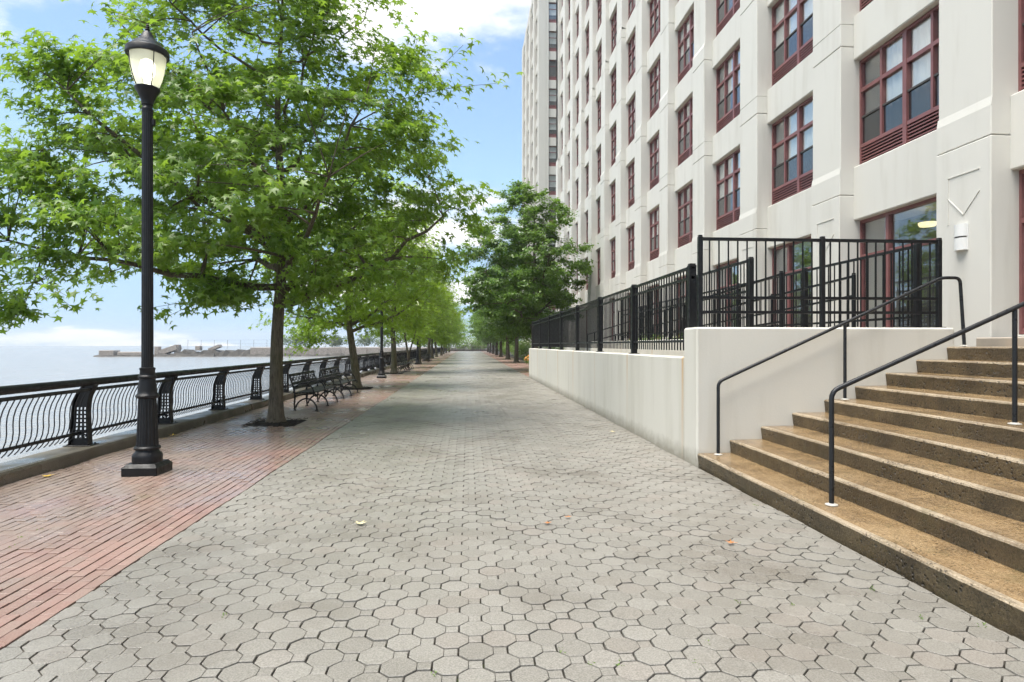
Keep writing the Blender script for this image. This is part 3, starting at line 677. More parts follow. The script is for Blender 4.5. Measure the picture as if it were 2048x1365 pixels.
    for kf in range(13):
        z = 2.2 + kf * F
        for y in (66.62, 71.42, 76.22, 81.02):
            s = MB(); s.box(7.6, 8.1, y - .01, y + 3.27, z + WH, z + F, .01); s.build('spandrel', tm, r2, o2)
            w = MB(); ww = 3.26
            for yy in (y + .03, y + ww / 2, y + ww - .03): w.box(7.78, 7.84, yy - .03, yy + .03, z, z + WH)
            for zz in (.03, .4, 1.5, WH - .03): w.box(7.785, 7.835, y, y + ww, z + zz - .03, z + zz + .03)
            o = w.build('window', M['frame'], r2, o2); g = MB(); g.box(7.81, 7.816, y, y + ww, z + .4, z + WH); g.build('pane', M['glass'], o, o2)
        for x in (8.5, 11.9):
            s = MB(); s.box(x + .002, x + 1.998, 65.72, 66.2, z + WH, z + F, .01); s.build('spandrel', tm, r2, o2)
            w = MB()
            for xx in (x + .04, x + 1.0, x + 1.96): w.box(xx - .03, xx + .03, 65.86, 65.92, z, z + WH)
            for zz in (.03, .4, 1.5, WH - .03): w.box(x, x + 2, 65.865, 65.915, z + zz - .03, z + zz + .03)
            w.box(x + .05, x + 1.95, 65.89, 65.9, z + .05, z + .38)
            o = w.build('window', M['frame'], r2, o2); g = MB(); g.box(x, x + 2, 65.89, 65.896, z + .42, z + WH); g.build('pane', M['glass'], o, o2)
            if rnd.random() < .6: g = MB(); g.box(x + .1, x + rnd.choice((.9, 1.9)), 65.99, 65.995, z + .9, z + WH - .02); g.build('curtain', M['curtain'], o, o2)
    p = MB(); p.box(7.5, 30, 65.6, 85.5, 41.41, 42.4, .03); p.build('parapet', tm, r2, o2)
build_building()
def build_sconce():
    o = (7.449, 8.95, 3.17); root = empty('wall_lamp', o, 0, 'white half-round wall lamp on the pier by the steps', 'wall lamp')
    b = MB(); b.box(-.012, .0, -.12, .12, -.20, .20); b.build('back_plate', M['sconce'], root)
    def half(z0, z1, r):
        m = MB(); n = 14; vs = [(-.012 - r * math.sin(math.pi * i / n) * .8, -r * math.cos(math.pi * i / n), z) for z in (z0, z1) for i in range(n + 1)]
        fs = [(i, i + 1, n + 2 + i, n + 1 + i) for i in range(n)] + [tuple(range(n + 1))[::-1], tuple(range(n + 1, 2 * n + 2))]
        return m.add(vs, fs)
    half(-.195, -.012, .108).build('shade', M['sconce'], root, smooth=True); half(.012, .195, .108).build('shade', M['sconce'], root, smooth=True); half(-.011, .011, .098).build('band', M['dim_metal'], root)
build_sconce()

# ================================================================== WATERFRONT RAILING
def build_railing():
    X = -5.3; root = empty('waterfront_railing', (X, 9.05, 0.158), 0, 'long black curved railing along the water edge on the kerb', 'railing'); off = (X, 9.05, 0.158)
    Y0, Y1 = 6.65, 148.0
    lo = [(.99, .015), (.93, -.03), (.85, -.075), (.76, -.11), (.65, -.128), (.5, -.135), (.35, -.15), (.16, -.175)]
    hi = [(.99, .150), (.93, .118), (.85, .082), (.76, .062), (.65, .052), (.5, .055), (.35, .062), (.16, .072)]
    def at(tab, z):
        for (za, a), (zb, b) in zip(tab, tab[1:]):
            if zb <= z <= za: return b + (a - b) * (z - zb) / (za - zb)
        return tab[-1][1] if z < tab[-1][0] else tab[0][1]
    web = MB(); cols = [0, .16, .30, .43, .57, .70, .84, 1.0]; zs = [.16, .26]; hole = []
    z = .26
    for r in range(8): zs += [z + .034, z + .056]; hole.append(len(zs) - 3); z += .056
    zs += [.78, .84, .9, .95, .99]; nz = len(zs); nc = len(cols)
    for yy, flip in ((-.006, False), (.006, True)):
        vs = []; fs = []
        for z in zs:
            a, b = at(lo, z), at(hi, z)
            vs += [(a + (b - a) * c, yy, z) for c in cols]
        for r in range(nz - 1):
            for c in range(nc - 1):
                if r in hole and c in (1, 3, 5): continue
                f = (r * nc + c, r * nc + c + 1, (r + 1) * nc + c + 1, (r + 1) * nc + c); fs.append(f[::-1] if flip else f)
        web.add(vs, fs)
    for tab, s in ((lo, -1), (hi, 1)):
        vs = []; n = len(tab)
        for z, x in tab: vs += [(x, -.055, z), (x, .055, z), (x + s * .012, .055, z), (x + s * .012, -.055, z)]
        fs = []
        for i in range(n - 1):
            for j in range(4): fs.append((i * 4 + j, i * 4 + (j + 1) % 4, i * 4 + 4 + (j + 1) % 4, i * 4 + 4 + j))
        web.add(vs, fs)
    web.box(-.19, .09, -.055, .055, .15, .17)
    pm = web.mesh('post', M['iron'])
    pl = MB(); pl.box(-.22, .14, -.11, .11, .1585, .172, .004)
    for a in (-.17, .10):
        for b in (-.08, .08): pl.lathe([(.014, .172), (.014, .186), (.006, .19)], 6, (a, b))
    plm = pl.mesh('base_plate', M['iron'])
    py = [Y0 + 2.4 * i for i in range(60)]
    for y in py:
        o = mkobj('post', pm, root, (0, y - off[1], -.158))
        if y < 60: mkobj('base_plate', plm, o)
    tr = MB(); tr.tube([(X + .09, Y0 - 3, 1.035), (X + .09, Y1, 1.035)], [.052] * 2, 16); tr.build('top_rail', M['iron'], root, off, smooth=True)
    r2 = MB(); r2.bar((X + .105, Y0 - 3, .935), (X + .105, Y1, .935), .022, .045); r2.build('rail', M['iron'], root, off)
    r3 = MB(); r3.bar((X - .045, Y0 - 3, .335), (X - .045, Y1, .335), .022, .04); r3.build('rail', M['iron'], root, off)
    pts = [(.10, .93), (.075, .88), (.035, .80), (.008, .71), (0, .62), (.003, .52), (-.008, .43), (-.045, .335), (-.085, .275), (-.13, .23)]
    b = MB(); b.tube([(x, 0, z) for x, z in pts], .0075, 5); bm = b.mesh('baluster', M['iron'], True)
    rest = MB(); cnt = 0
    for y in [Y0 - 2.4] + py[:-1]:
        for kk in range(1, 23):
            yy = y + 2.4 * kk / 23
            if cnt < 300 and yy > 7.0: mkobj('baluster', bm, root, (0, yy - off[1], -.158)); cnt += 1
            else: rest.tube([(x, yy - off[1], z - .158) for x, z in pts[::2] + pts[-1:]], .008, 3, cap=False)
    o = rest.build('balusters', M['iron'], root); o['kind'] = 'stuff'
build_railing()

# ================================================================== LAMP POSTS
def build_lamps():
    root = empty('street_lamp', (-3.87, 7.86, 0), 0, 'tall black fluted street lamp with lit glass globe, nearest to the camera', 'street lamp', 'lamp posts along the brick strip')
    I = M['iron']
    b = MB(); b.box(-.205, .205, -.205, .205, -.01, .105, .012); b.add([(-.19, -.19, .104), (.19, -.19, .104), (.19, .19, .104), (-.19, .19, .104), (-.165, -.165, .135), (.165, -.165, .135), (.165, .165, .135), (-.165, .165, .135)], [(0, 1, 5, 4), (1, 2, 6, 5), (2, 3, 7, 6), (3, 0, 4, 7), (4, 5, 6, 7)]); b.build('plinth', I, root)
    b = MB(); b.lathe([(.165, .13), (.165, .20), (.160, .235), (.13, .262), (.125, .285), (.142, .292), (.146, .31), (.138, .325), (.122, .335)], 28); b.build('base_moulding', I, root, smooth=True)
    b = MB(); b.lathe([(.123, .33), (.12, .36), (.1, .88), (.098, .905)], 40, star=.055); b.build('lower_shaft', I, root)
    b = MB(); b.lathe([(.1, .9), (.125, .915), (.13, .935), (.118, .955), (.108, .965), (.104, 1.0), (.098, 1.06), (.088, 1.12), (.088, 1.14), (.1, 1.15), (.102, 1.17), (.086, 1.185), (.08, 1.24), (.086, 1.25), (.086, 1.27), (.064, 1.28)], 28); b.build('collar', I, root, smooth=True)
    b = MB(); b.lathe([(.066, 1.27), (.059, 4.40)], 36, star=.06); b.build('shaft', I, root)
    b = MB(); b.lathe([(.062, 4.36), (.066, 4.40), (.055, 4.415), (.053, 4.44), (.065, 4.45), (.063, 4.465), (.07, 4.50), (.09, 4.55), (.118, 4.60), (.138, 4.635), (.138, 4.655), (.12, 4.66)], 28); b.build('capital', I, root, smooth=True)
    b = MB(); b.box(.054, .09, -.02, .02, 4.2, 4.28, .006); b.build('sensor', I, root)
    gp = [(.112, 4.655), (.134, 4.70), (.160, 4.78), (.183, 4.88), (.196, 4.97), (.203, 5.06)]
    b = MB(); b.lathe(gp, 32, cap=False); g = b.build('globe', M['globe'], root, smooth=True)
    b = MB()
    for a in range(4):
        t = math.pi / 4 + a * math.pi / 2; b.tube([((r + .004) * math.cos(t), (r + .004) * math.sin(t), z) for r, z in gp], .006, 5)
    b.build('cage', I, g)
    b = MB(); b.lathe([(.03, 4.66), (.035, 4.75), (.075, 4.82), (.085, 4.90), (.075, 4.97), (.03, 5.0)], 18); b.build('bulb', M['bulb'], root, smooth=True)
    b = MB(); b.lathe([(.20, 5.04), (.226, 5.035), (.237, 5.045), (.237, 5.105), (.226, 5.12), (.205, 5.13), (.175, 5.165), (.132, 5.21), (.105, 5.225), (.075, 5.27), (.052, 5.32), (.04, 5.335)], 32); rf = b.build('canopy', I, root, smooth=True)
    b = MB(); b.lathe([(.045, 5.33), (.02, 5.345), (.03, 5.36), (.018, 5.375), (.026, 5.39), (.012, 5.405), (.016, 5.415), (.004, 5.435)], 14); b.build('finial', I, rf, smooth=True)
    freeze(root)
    labs = ['black fluted street lamp standing between the second and third waterfront trees', 'third black street lamp along the brick strip, half hidden by trees', 'fourth black street lamp far along the brick strip']
    for i, y in enumerate((29.4, 50, 71)):
        o = copy_tree(root); o.location = (-4.0, y, 0); o['label'] = labs[i]
build_lamps()

# ================================================================== BENCHES
def build_benches():
    root = empty('park_bench', (-3.85, 14.95, 0), 0, 'black iron park bench with slatted back, first beside the big tree', 'bench', 'benches facing the path along the railing')
    I = M['iron']; S = M['slat']; LEN = 2.35
    def arc(cx, cz, rx, rz, a0, a1, n=10): return [(cx + rx * math.cos(R(a0 + (a1 - a0) * i / n)), cz + rz * math.sin(R(a0 + (a1 - a0) * i / n))) for i in range(n + 1)]
    paths = [([(-.20, .0), (-.215, .15), (-.20, .30), (-.205, .42), (-.235, .55), (-.285, .70), (-.345, .86)], .020),      # rear leg and back
             (arc(.06, .0, .25, .285, 2, 165, 12), .019),                                                               # arch of the legs
             ([(-.20, .34), (-.05, .375), (.10, .39), (.24, .40), (.285, .385), (.30, .35), (.275, .33)], .017),            # seat bearer with scroll
             ([(.06, .285), (.06, .38)], .014),
             (arc(.0, .40, .235, .25, 0, 175, 12), .016),                                                               # arm rest hoop
             ([(.235, .40), (.22, .36)], .015)]
    me = MB()
    for pts, r in paths: me.tube([(x, 0, z) for x, z in pts], r, 6)
    for x in (-.20, .31): me.box(x - .045, x + .03, -.035, .035, 0.001, .018)
    em = me.mesh('end_frame', I, True)
    for y in (0.04, LEN / 2, LEN - .04): mkobj('end_frame', em, root, (0, y, 0))
    sl = MB(); sl.box(-.033, .033, 0, LEN, -.014, .014, .006); sm = sl.mesh('seat_slat', S)
    for i, x in enumerate((-.155, -.075, .005, .085, .165, .24)): o = mkobj('seat_slat', sm, root, (x, 0, .418 + .002 * i))
    bs = MB(); bs.box(-.014, .014, 0, LEN, -.034, .034, .006); bm = bs.mesh('back_slat', S)
    for x, z in ((-.215, .53), (-.255, .635), (-.315, .83)): o = mkobj('back_slat', bm, root, (x, 0, z)); o.rotation_euler = (0, R(-20), 0)
    fr = MB()
    for y0 in (.06, LEN / 2 + .02):
        n = 4; w = (LEN / 2 - .1) / n
        for kk in range(n):
            a = y0 + kk * w; fr.tube([(-.272, a, .67), (-.297, a + w / 2, .775), (-.272, a + w, .67)], .009, 5); fr.tube([(-.308, a, .795), (-.283, a + w / 2, .70), (-.308, a + w, .795)], .009, 5)
    fr.build('back_scroll', I, root); freeze(root)
    labs = ['black iron park bench, second of the pair before the leaning trunk', 'black park bench just past the third waterfront tree', 'black park bench, second of the pair past the third waterfront tree', 'dark park bench far along, beyond the third street lamp', 'farthest dark park bench along the waterfront railing']
    for lb, y in zip(labs, (18.1, 35.6, 38.7, 55.8, 58.9)):
        o = copy_tree(root); o.location = (-3.85, y, 0); o['label'] = lb
build_benches()

# ================================================================== TREES
def leaf_template(kind):
    if kind == 'star':       # five-lobed sweetgum leaf: centre, tips, notches
        tips = [(90, 1.0), (25, .92), (155, .92), (-32, .66), (212, .66)]
        v = [(0, 0, .04)]
        for a, r in tips: v.append((r * math.cos(R(a)), r * math.sin(R(a)), -.22 * r))
        nts = [(57, .36), (123, .36), (-3, .34), (183, .34), (270, .20)]
        for a, r in nts: v.append((r * math.cos(R(a)), r * math.sin(R(a)), 0.0))
        f = [(0, 6, 1, 7), (0, 8, 2, 6), (0, 7, 3, 9), (0, 10, 4, 8), (0, 9, 5, 10)]
    else:                    # folded pointed leaf
        v = [(0, -.6, 0), (.42, 0, -.12), (0, .75, -.05), (-.42, 0, -.12)]; f = [(0, 1, 2, 3)]
    return np.array(v, dtype=np.float64), np.array(f, dtype=np.int64)
def leaf_cloud(P, Nrm, size, kind, rng):
    T, Fc = leaf_template(kind); n = len(P)
    Nrm = Nrm / np.linalg.norm(Nrm, axis=1, keepdims=True)
    h = rng.normal(size=(n, 3)); h[:, 2] -= 0.6
    t = h - (h * Nrm).sum(1, keepdims=True) * Nrm; t /= np.linalg.norm(t, axis=1, keepdims=True); b = np.cross(t, Nrm)
    s = size * rng.uniform(.65, 1.15, n)
    V = P[:, None, :] + s[:, None, None] * (T[None, :, 0, None] * b[:, None, :] + T[None, :, 1, None] * t[:, None, :] + T[None, :, 2, None] * Nrm[:, None, :])
    Fa = (Fc[None] + (np.arange(n) * len(T))[:, None, None]).reshape(-1, 4)
    return V.reshape(-1, 3), Fa
def tree_meshes(seed, H, tr, clear, env, nl, nc, lpc, lsize, kind, spread=(.62, .62, .34), extra=(), dmin=.75, lean=(0, 0), offs=(0, 0), limbs=()):
    """env: [(z, radius)] profile of the crown. returns wood mesh builder and leaf arrays"""
    rnd = random.Random(seed); rng = np.random.default_rng(seed)
    ez = [e[0] for e in env]; er = [e[1] for e in env]
    Rz = lambda z: float(np.interp(z, ez, er, left=0, right=0))
    wood = MB(); nodes = []
    tp = []; n = 16; ht = H * .86
    for i in range(n + 1):
        t = i / n; z = ht * t; tp.append(Vector((lean[0] * math.sin(t * 2.6) + .05 * math.sin(z * 1.3 + seed) * min(1, t * 3), lean[1] * t + .05 * math.cos(z * 1.1 + seed) * min(1, t * 3), z)))
    rad = [tr * ((1 - .93 * (i / n)) ** .9) * (1 + .55 * math.exp(-ht * i / n / .22)) for i in range(n + 1)]
    wood.tube([tp[0] - Vector((0, 0, .08))] + [tp[0] + (tp[1] - tp[0]) * a for a in (0, .25, .6)] + tp[1:], [rad[0] * 1.05, rad[0], tr * 1.2, tr * 1.03] + rad[1:], 14)
    def trunk_at(z):
        t = min(max(z / ht, 0), 1) * n; i = min(int(t), n - 1); return tp[i].lerp(tp[i + 1], t - i), rad[i] + (rad[i + 1] - rad[i]) * (t - i)
    ga = rnd.uniform(0, 6)
    def limb(z0, end, r0, sag=0.0):
        p0, _ = trunk_at(z0); end = Vector(end); d = end - p0
        c = p0 + Vector((d.x * .5, d.y * .5, d.z * .22 + sag)); pts = []
        for i in range(10):
            t = i / 9; q = p0 * (1 - t) ** 2 + c * 2 * t * (1 - t) + end * t * t
            if 0 < i < 9: q += Vector((rnd.gauss(0, .05), rnd.gauss(0, .05), rnd.gauss(0, .04)))
            pts.append(q)
        rs = [r0 * (1 - .85 * i / 9) + .006 for i in range(10)]; wood.tube(pts, rs, 8)
        nodes.extend((q, r) for q, r in zip(pts[2:], rs[2:]))
    for z0, end, r0 in limbs: limb(z0, end, r0)
    for kk in range(nl):
        f = (kk + .5) / nl; z0 = clear + (ht * .9 - clear) * f ** 1.15; a = ga + kk * 2.4 + rnd.uniform(-.35, .35)
        z1 = z0 + (H - z0) * rnd.uniform(.22, .42) + .3; rr = Rz(min(z1, ez[-1] - .4)) * rnd.uniform(.68, .9); _, rt = trunk_at(z0)
        limb(z0, (offs[0] + rr * math.cos(a), offs[1] + rr * math.sin(a), z1), max(.02, rt * rnd.uniform(.38, .55)))
    nodes.extend((tp[i], rad[i]) for i in range(n // 2, n + 1))
    NP = np.array([q[0] for q in nodes]); C = []
    tries = 0
    while len(C) < nc and tries < nc * 60:
        tries += 1; z = rnd.uniform(ez[0], ez[-1]); r = Rz(z); rr = r * math.sqrt(rnd.uniform(.04, 1)); a = rnd.uniform(0, 2 * math.pi)
        if rnd.random() > (.25 + .75 * r / max(er)): continue
        p = (offs[0] + rr * math.cos(a), offs[1] + rr * math.sin(a), z)
        if any((p[0] - c[0]) ** 2 + (p[1] - c[1]) ** 2 + 1.8 * (p[2] - c[2]) ** 2 < dmin * dmin for c in C): continue
        C.append(p)
    C += [tuple(e) for e in extra]
    LP = []; LN = []
    for c in C:
        d = NP - np.array(c); dist = np.sqrt((d ** 2).sum(1)) + np.maximum(0, d[:, 2] - .1) * 1.2; i = int(dist.argmin()); q = nodes[i][0]; c = Vector(c)
        mid = q.lerp(c, .5) + Vector((rnd.gauss(0, .08), rnd.gauss(0, .08), .10)); r0 = min(nodes[i][1] * .6, .03) + .004
        pts = [q * (1 - t) ** 2 + mid * 2 * t * (1 - t) + c * t * t for t in (0, .2, .4, .6, .8, 1)]
        wood.tube(pts, [r0 + (.004 - r0) * t for t in (0, .2, .4, .6, .8, 1)], 5)
        k = int(lpc * rnd.uniform(.6, 1.35)); sc = rnd.uniform(.75, 1.25)
        # sprays: sub-twigs with leaves along them
        ns = 6; sub = rng.normal(size=(ns, 3)) * np.array(spread) * sc * .8; wh = rng.integers(0, ns, k); t = rng.uniform(.25, 1.15, k)[:, None]
        P = np.array(c)[None] + sub[wh] * t + rng.normal(size=(k, 3)) * np.array(spread) * .28 * sc
        for s in sub: wood.tube([c, c + Vector(s) * .5 + Vector((0, 0, .03)), c + Vector(s)], [.006, .0045, .003], 4, cap=False)
        out = P - np.array([offs[0], offs[1], (ez[0] + ez[-1]) * .42]); out /= np.linalg.norm(out, axis=1, keepdims=True) + 1e-6
        LP.append(P); LN.append(np.array([0, 0, .85])[None] + out * .55 + rng.normal(size=(k, 3)) * .42)
    V, Fa = leaf_cloud(np.concatenate(LP), np.concatenate(LN), lsize, kind, rng)
    return wood, V, Fa
def tree_obj(name, loc, label, group, meshes, rz=0, sc=1.0):
    root = empty(name, loc, rz, label, 'tree', group); root.scale = (sc, sc, sc * random.uniform(.96, 1.05) if sc != 1 else sc)
    mkobj('trunk', meshes[0], root); mkobj('crown', meshes[1], root); return root
def build_trees():
    def pack(res, bark, leaf):
        w, V, Fa = res; return w.mesh('trunk', M[bark], True), fastmesh('crown', V, Fa, M[leaf])
    # the big sweetgum by the lamp
    env = [(2.5, 1.8), (3.1, 3.0), (4.0, 3.8), (5.0, 3.95), (6.2, 3.6), (7.4, 2.9), (8.6, 2.35), (9.8, 1.7), (10.8, .6)]
    ex = [(-3.4, -2.0, 2.15), (-3.9, -2.4, 2.5), (-4.3, -2.0, 3.0), (-2.8, -2.6, 2.5), (-1.1, -.6, 2.35), (-.7, -.4, 2.6), (-4.7, -1.5, 3.6), (-4.4, -2.6, 4.1), (-3.6, -3.0, 3.3), (3.4, .4, 3.3), (3.0, -.6, 3.0), (2.1, -1.2, 2.9), (3.6, -.4, 4.2), (-3.3, -2.0, 6.05), (-2.8, -1.8, 6.2), (-3.3, -2, 4.3), (-3.6, -2, 3.6), (-3.0, -2.2, 3.0), (-3.7, -1.8, 4.4), (-2.5, -2.0, 3.6)]
    lm = [(2.35, (3.3, -.2, 4.1), .085), (2.7, (-3.9, -1.6, 3.3), .07), (2.6, (1.2, 2.8, 4.6), .08), (3.0, (-1.8, 2.6, 4.3), .07), (2.9, (1.6, -2.6, 4.2), .075), (3.6, (-2.6, -2.2, 5.6), .08)]
    hero = pack(tree_meshes(3, 10.6, .138, 3.0, env, 13, 185, 205, .116, 'star', (.54, .54, .25), ex, .76, (.10, .0), (-.32, 0), lm), 'bark', 'leaf')
    LG = 'trees in the brick strip along the water'; RG = 'trees in the strip on the building side'
    tree_obj('street_tree', (-3.79, 12.66, 0), 'large star-leaved tree beside the nearest street lamp', LG, hero)
    envb = [(2.3, 1.2), (2.9, 2.3), (3.8, 2.9), (5.2, 2.9), (6.4, 2.4), (7.4, 1.6), (8.2, .5)]
    exb = [(-1.5, -.9, 1.75), (-1.4, -.7, 2.2), (-1.9, -.5, 2.5), (-1.3, -1.1, 2.0), (2.2, .3, 2.9)]
    t2 = pack(tree_meshes(14, 8.2, .15, 2.1, envb, 10, 85, 165, .12, 'star', (.6, .6, .34), exb, .78, (-.32, .1), (0, 0), [(2.0, (2.2, -.3, 3.2), .06), (2.2, (-2.3, -.8, 2.7), .05)]), 'bark2', 'leaf_light')
    t3 = pack(tree_meshes(27, 8.5, .16, 2.3, [(2.2, 1.3), (2.9, 2.4), (4.2, 2.9), (5.6, 2.8), (6.8, 2.2), (7.8, 1.4), (8.5, .5)], 10, 85, 150, .13, 'star', (.62, .62, .36), (), .8), 'bark2', 'leaf_light')
    tree_obj('street_tree', (-3.92, 22.5, 0), 'bright green tree with a pale leaning trunk behind the first benches', LG, t2)
    tree_obj('street_tree', (-3.98, 34.05, 0), 'third tree of the waterfront row, past the second lamp', LG, t3)
    # young multi-stemmed tree
    w = MB(); 
    for a in range(3): t = a * 2.1; w.tube([(0, 0, -.05), (.03 * math.cos(t), .03 * math.sin(t), .9), (.35 * math.cos(t), .35 * math.sin(t), 1.9), (.7 * math.cos(t), .7 * math.sin(t), 3.1)], [.08, .06, .045, .02], 8)
    _, V, Fa = tree_meshes(31, 5.2, .05, 1.8, [(2.0, .8), (2.8, 1.7), (3.8, 1.8), (4.8, .9), (5.2, .3)], 5, 34, 75, .13, 'star', (.5, .5, .3), (), .6)
    tree_obj('street_tree', (-4.0, 42.3, 0), 'slim young tree with forked pale stems behind the far benches', LG, (w.mesh('trunk', M['bark2'], True), fastmesh('crown', V, Fa, M['leaf_light'])))
    words = ['fifth', 'sixth', 'seventh', 'eighth', 'ninth', 'tenth', 'eleventh', 'twelfth']
    for i, y in enumerate((51.0, 60.5, 70, 80, 91, 103, 116, 130)):
        tree_obj('street_tree', (-3.95 + .1 * math.sin(i * 2), y, 0), words[i] + ' tree of the waterfront row, counted from the camera', LG, (t3, t2)[i % 2], i * 1.7 + .6, 1.0 + .08 * math.sin(i * 3))
    # darker trees on the building side
    envc = [(2.3, 1.5), (3.2, 3.1), (4.6, 3.8), (6.4, 3.9), (8.0, 3.3), (9.6, 2.3), (10.9, .9), (11.4, .3)]
    r1 = pack(tree_meshes(45, 11.0, .22, 2.3, envc, 13, 185, 300, .14, 'leaf', (.52, .52, .28), (), .75, (0, 0), (-.55, 0)), 'bark', 'leaf_dark')
    r2 = pack(tree_meshes(52, 10.0, .2, 2.2, [(2.2, 1.4), (2.8, 2.6), (4.2, 3.1), (6.0, 3.1), (7.4, 2.5), (8.6, 1.6), (9.6, .5)], 11, 105, 200, .17, 'leaf', (.64, .64, .4), (), .8), 'bark', 'leaf_dark')
    rl = ['broad dark green tree rising behind the end of the low wall', 'second tree on the building side with a stout dark trunk', 'third tree on the building side of the path', 'fourth tree on the building side of the path', 'fifth tree on the building side of the path', 'sixth tree on the building side of the path', 'seventh tree on the building side of the path', 'last small tree on the building side of the path']
    for i, (x, y) in enumerate(((3.95, 37.0), (4.2, 54.4), (4.2, 66), (4.2, 80), (4.25, 93), (4.3, 107), (4.3, 121), (4.3, 135))):
        tree_obj('street_tree', (x, y, 0), rl[i], RG, (r1, r2)[i % 2], i * 2.2, 1.0 if i == 0 else .98)
build_trees()

# ---- mulch pits
def build_pits():
    for i, (x, y) in enumerate(PITS):
        rnd = random.Random(i); m = MB(); n = 9; vs = []; fs = []
        for a in range(n + 1):
            for b in range(n + 1):
                u = a / n * 2 - 1; v = b / n * 2 - 1; vs.append((x + u * .52, y + v * .57, -.02 + .055 * (1 - max(abs(u), abs(v)) ** 2) + rnd.uniform(-.006, .01)))
        for a in range(n):
            for b in range(n): fs.append((a * (n + 1) + b, (a + 1) * (n + 1) + b, (a + 1) * (n + 1) + b + 1, a * (n + 1) + b + 1))
        m.add(vs, fs)
        for kk in range(260):
            px, py = x + rnd.uniform(-.5, .5), y + rnd.uniform(-.55, .55); a = rnd.uniform(0, 3.1); l = rnd.uniform(.015, .04); z = .012 + rnd.uniform(0, .03)
            m.bar((px - l * math.cos(a), py - l * math.sin(a), z), (px + l * math.cos(a), py + l * math.sin(a), z + rnd.uniform(-.008, .015)), .014, .007)
        o = m.build('mulch', M['mulch']); tag(o, ['dark mulch around the trunk of the big tree', 'dark mulch around the pale leaning trunk', 'dark mulch around the third waterfront trunk'][i], 'mulch', kind='stuff')
build_pits()

# ================================================================== SHRUBS, FAR THINGS
def shrub_mesh(name, seed, rx, ry, h, n, size, mat, lumps=7):
    rng = np.random.default_rng(seed); cs = np.stack([rng.uniform(-.65, .65, lumps) * rx, rng.uniform(-.65, .65, lumps) * ry, rng.uniform(.3, .68, lumps) * h], 1); wh = rng.integers(0, lumps, n)
    d = rng.normal(size=(n, 3)); d /= np.linalg.norm(d, axis=1, keepdims=True); rr = rng.uniform(.55, 1.05, n)[:, None]
    P = cs[wh] + d * rr * np.array([rx * .45, ry * .45, h * .36]); P[:, 2] = np.maximum(P[:, 2], .03)
    V, Fa = leaf_cloud(P, d * .7 + np.array([0, 0, .6]) + rng.normal(size=(n, 3)) * .4, size, 'leaf', rng)
    return fastmesh(name, V, Fa, mat)
def shrub(name, label, loc, args, mat, group=None, flower=None):
    root = empty(name, loc, 0, label, 'shrub', group); mkobj('foliage', shrub_mesh('foliage', *args, mat), root)
    b = MB(); rnd = random.Random(args[0])
    for kk in range(6): a = rnd.uniform(0, 6.28); b.tube([(0, 0, -.03), (args[1] * .3 * math.cos(a), args[2] * .3 * math.sin(a), args[3] * .5)], [.025, .01], 5)
    b.build('stem', M['bark'], root)
    if flower:
        rng = np.random.default_rng(args[0] + 1); m = MB()
        for kk in range(26):
            d = rng.normal(size=3); d /= np.linalg.norm(d); d[2] = abs(d[2]); p = d * np.array([args[1] * .9, args[2] * .9, args[3] * .55]) + np.array([0, 0, args[3] * .45]); r = .11
            m.lathe([(r * .3, p[2] - r * .6), (r, p[2] - r * .1), (r * .75, p[2] + r * .5), (r * .2, p[2] + r * .7)], 7, (p[0], p[1]))
        m.build('blossom', M[flower], root)
    return root
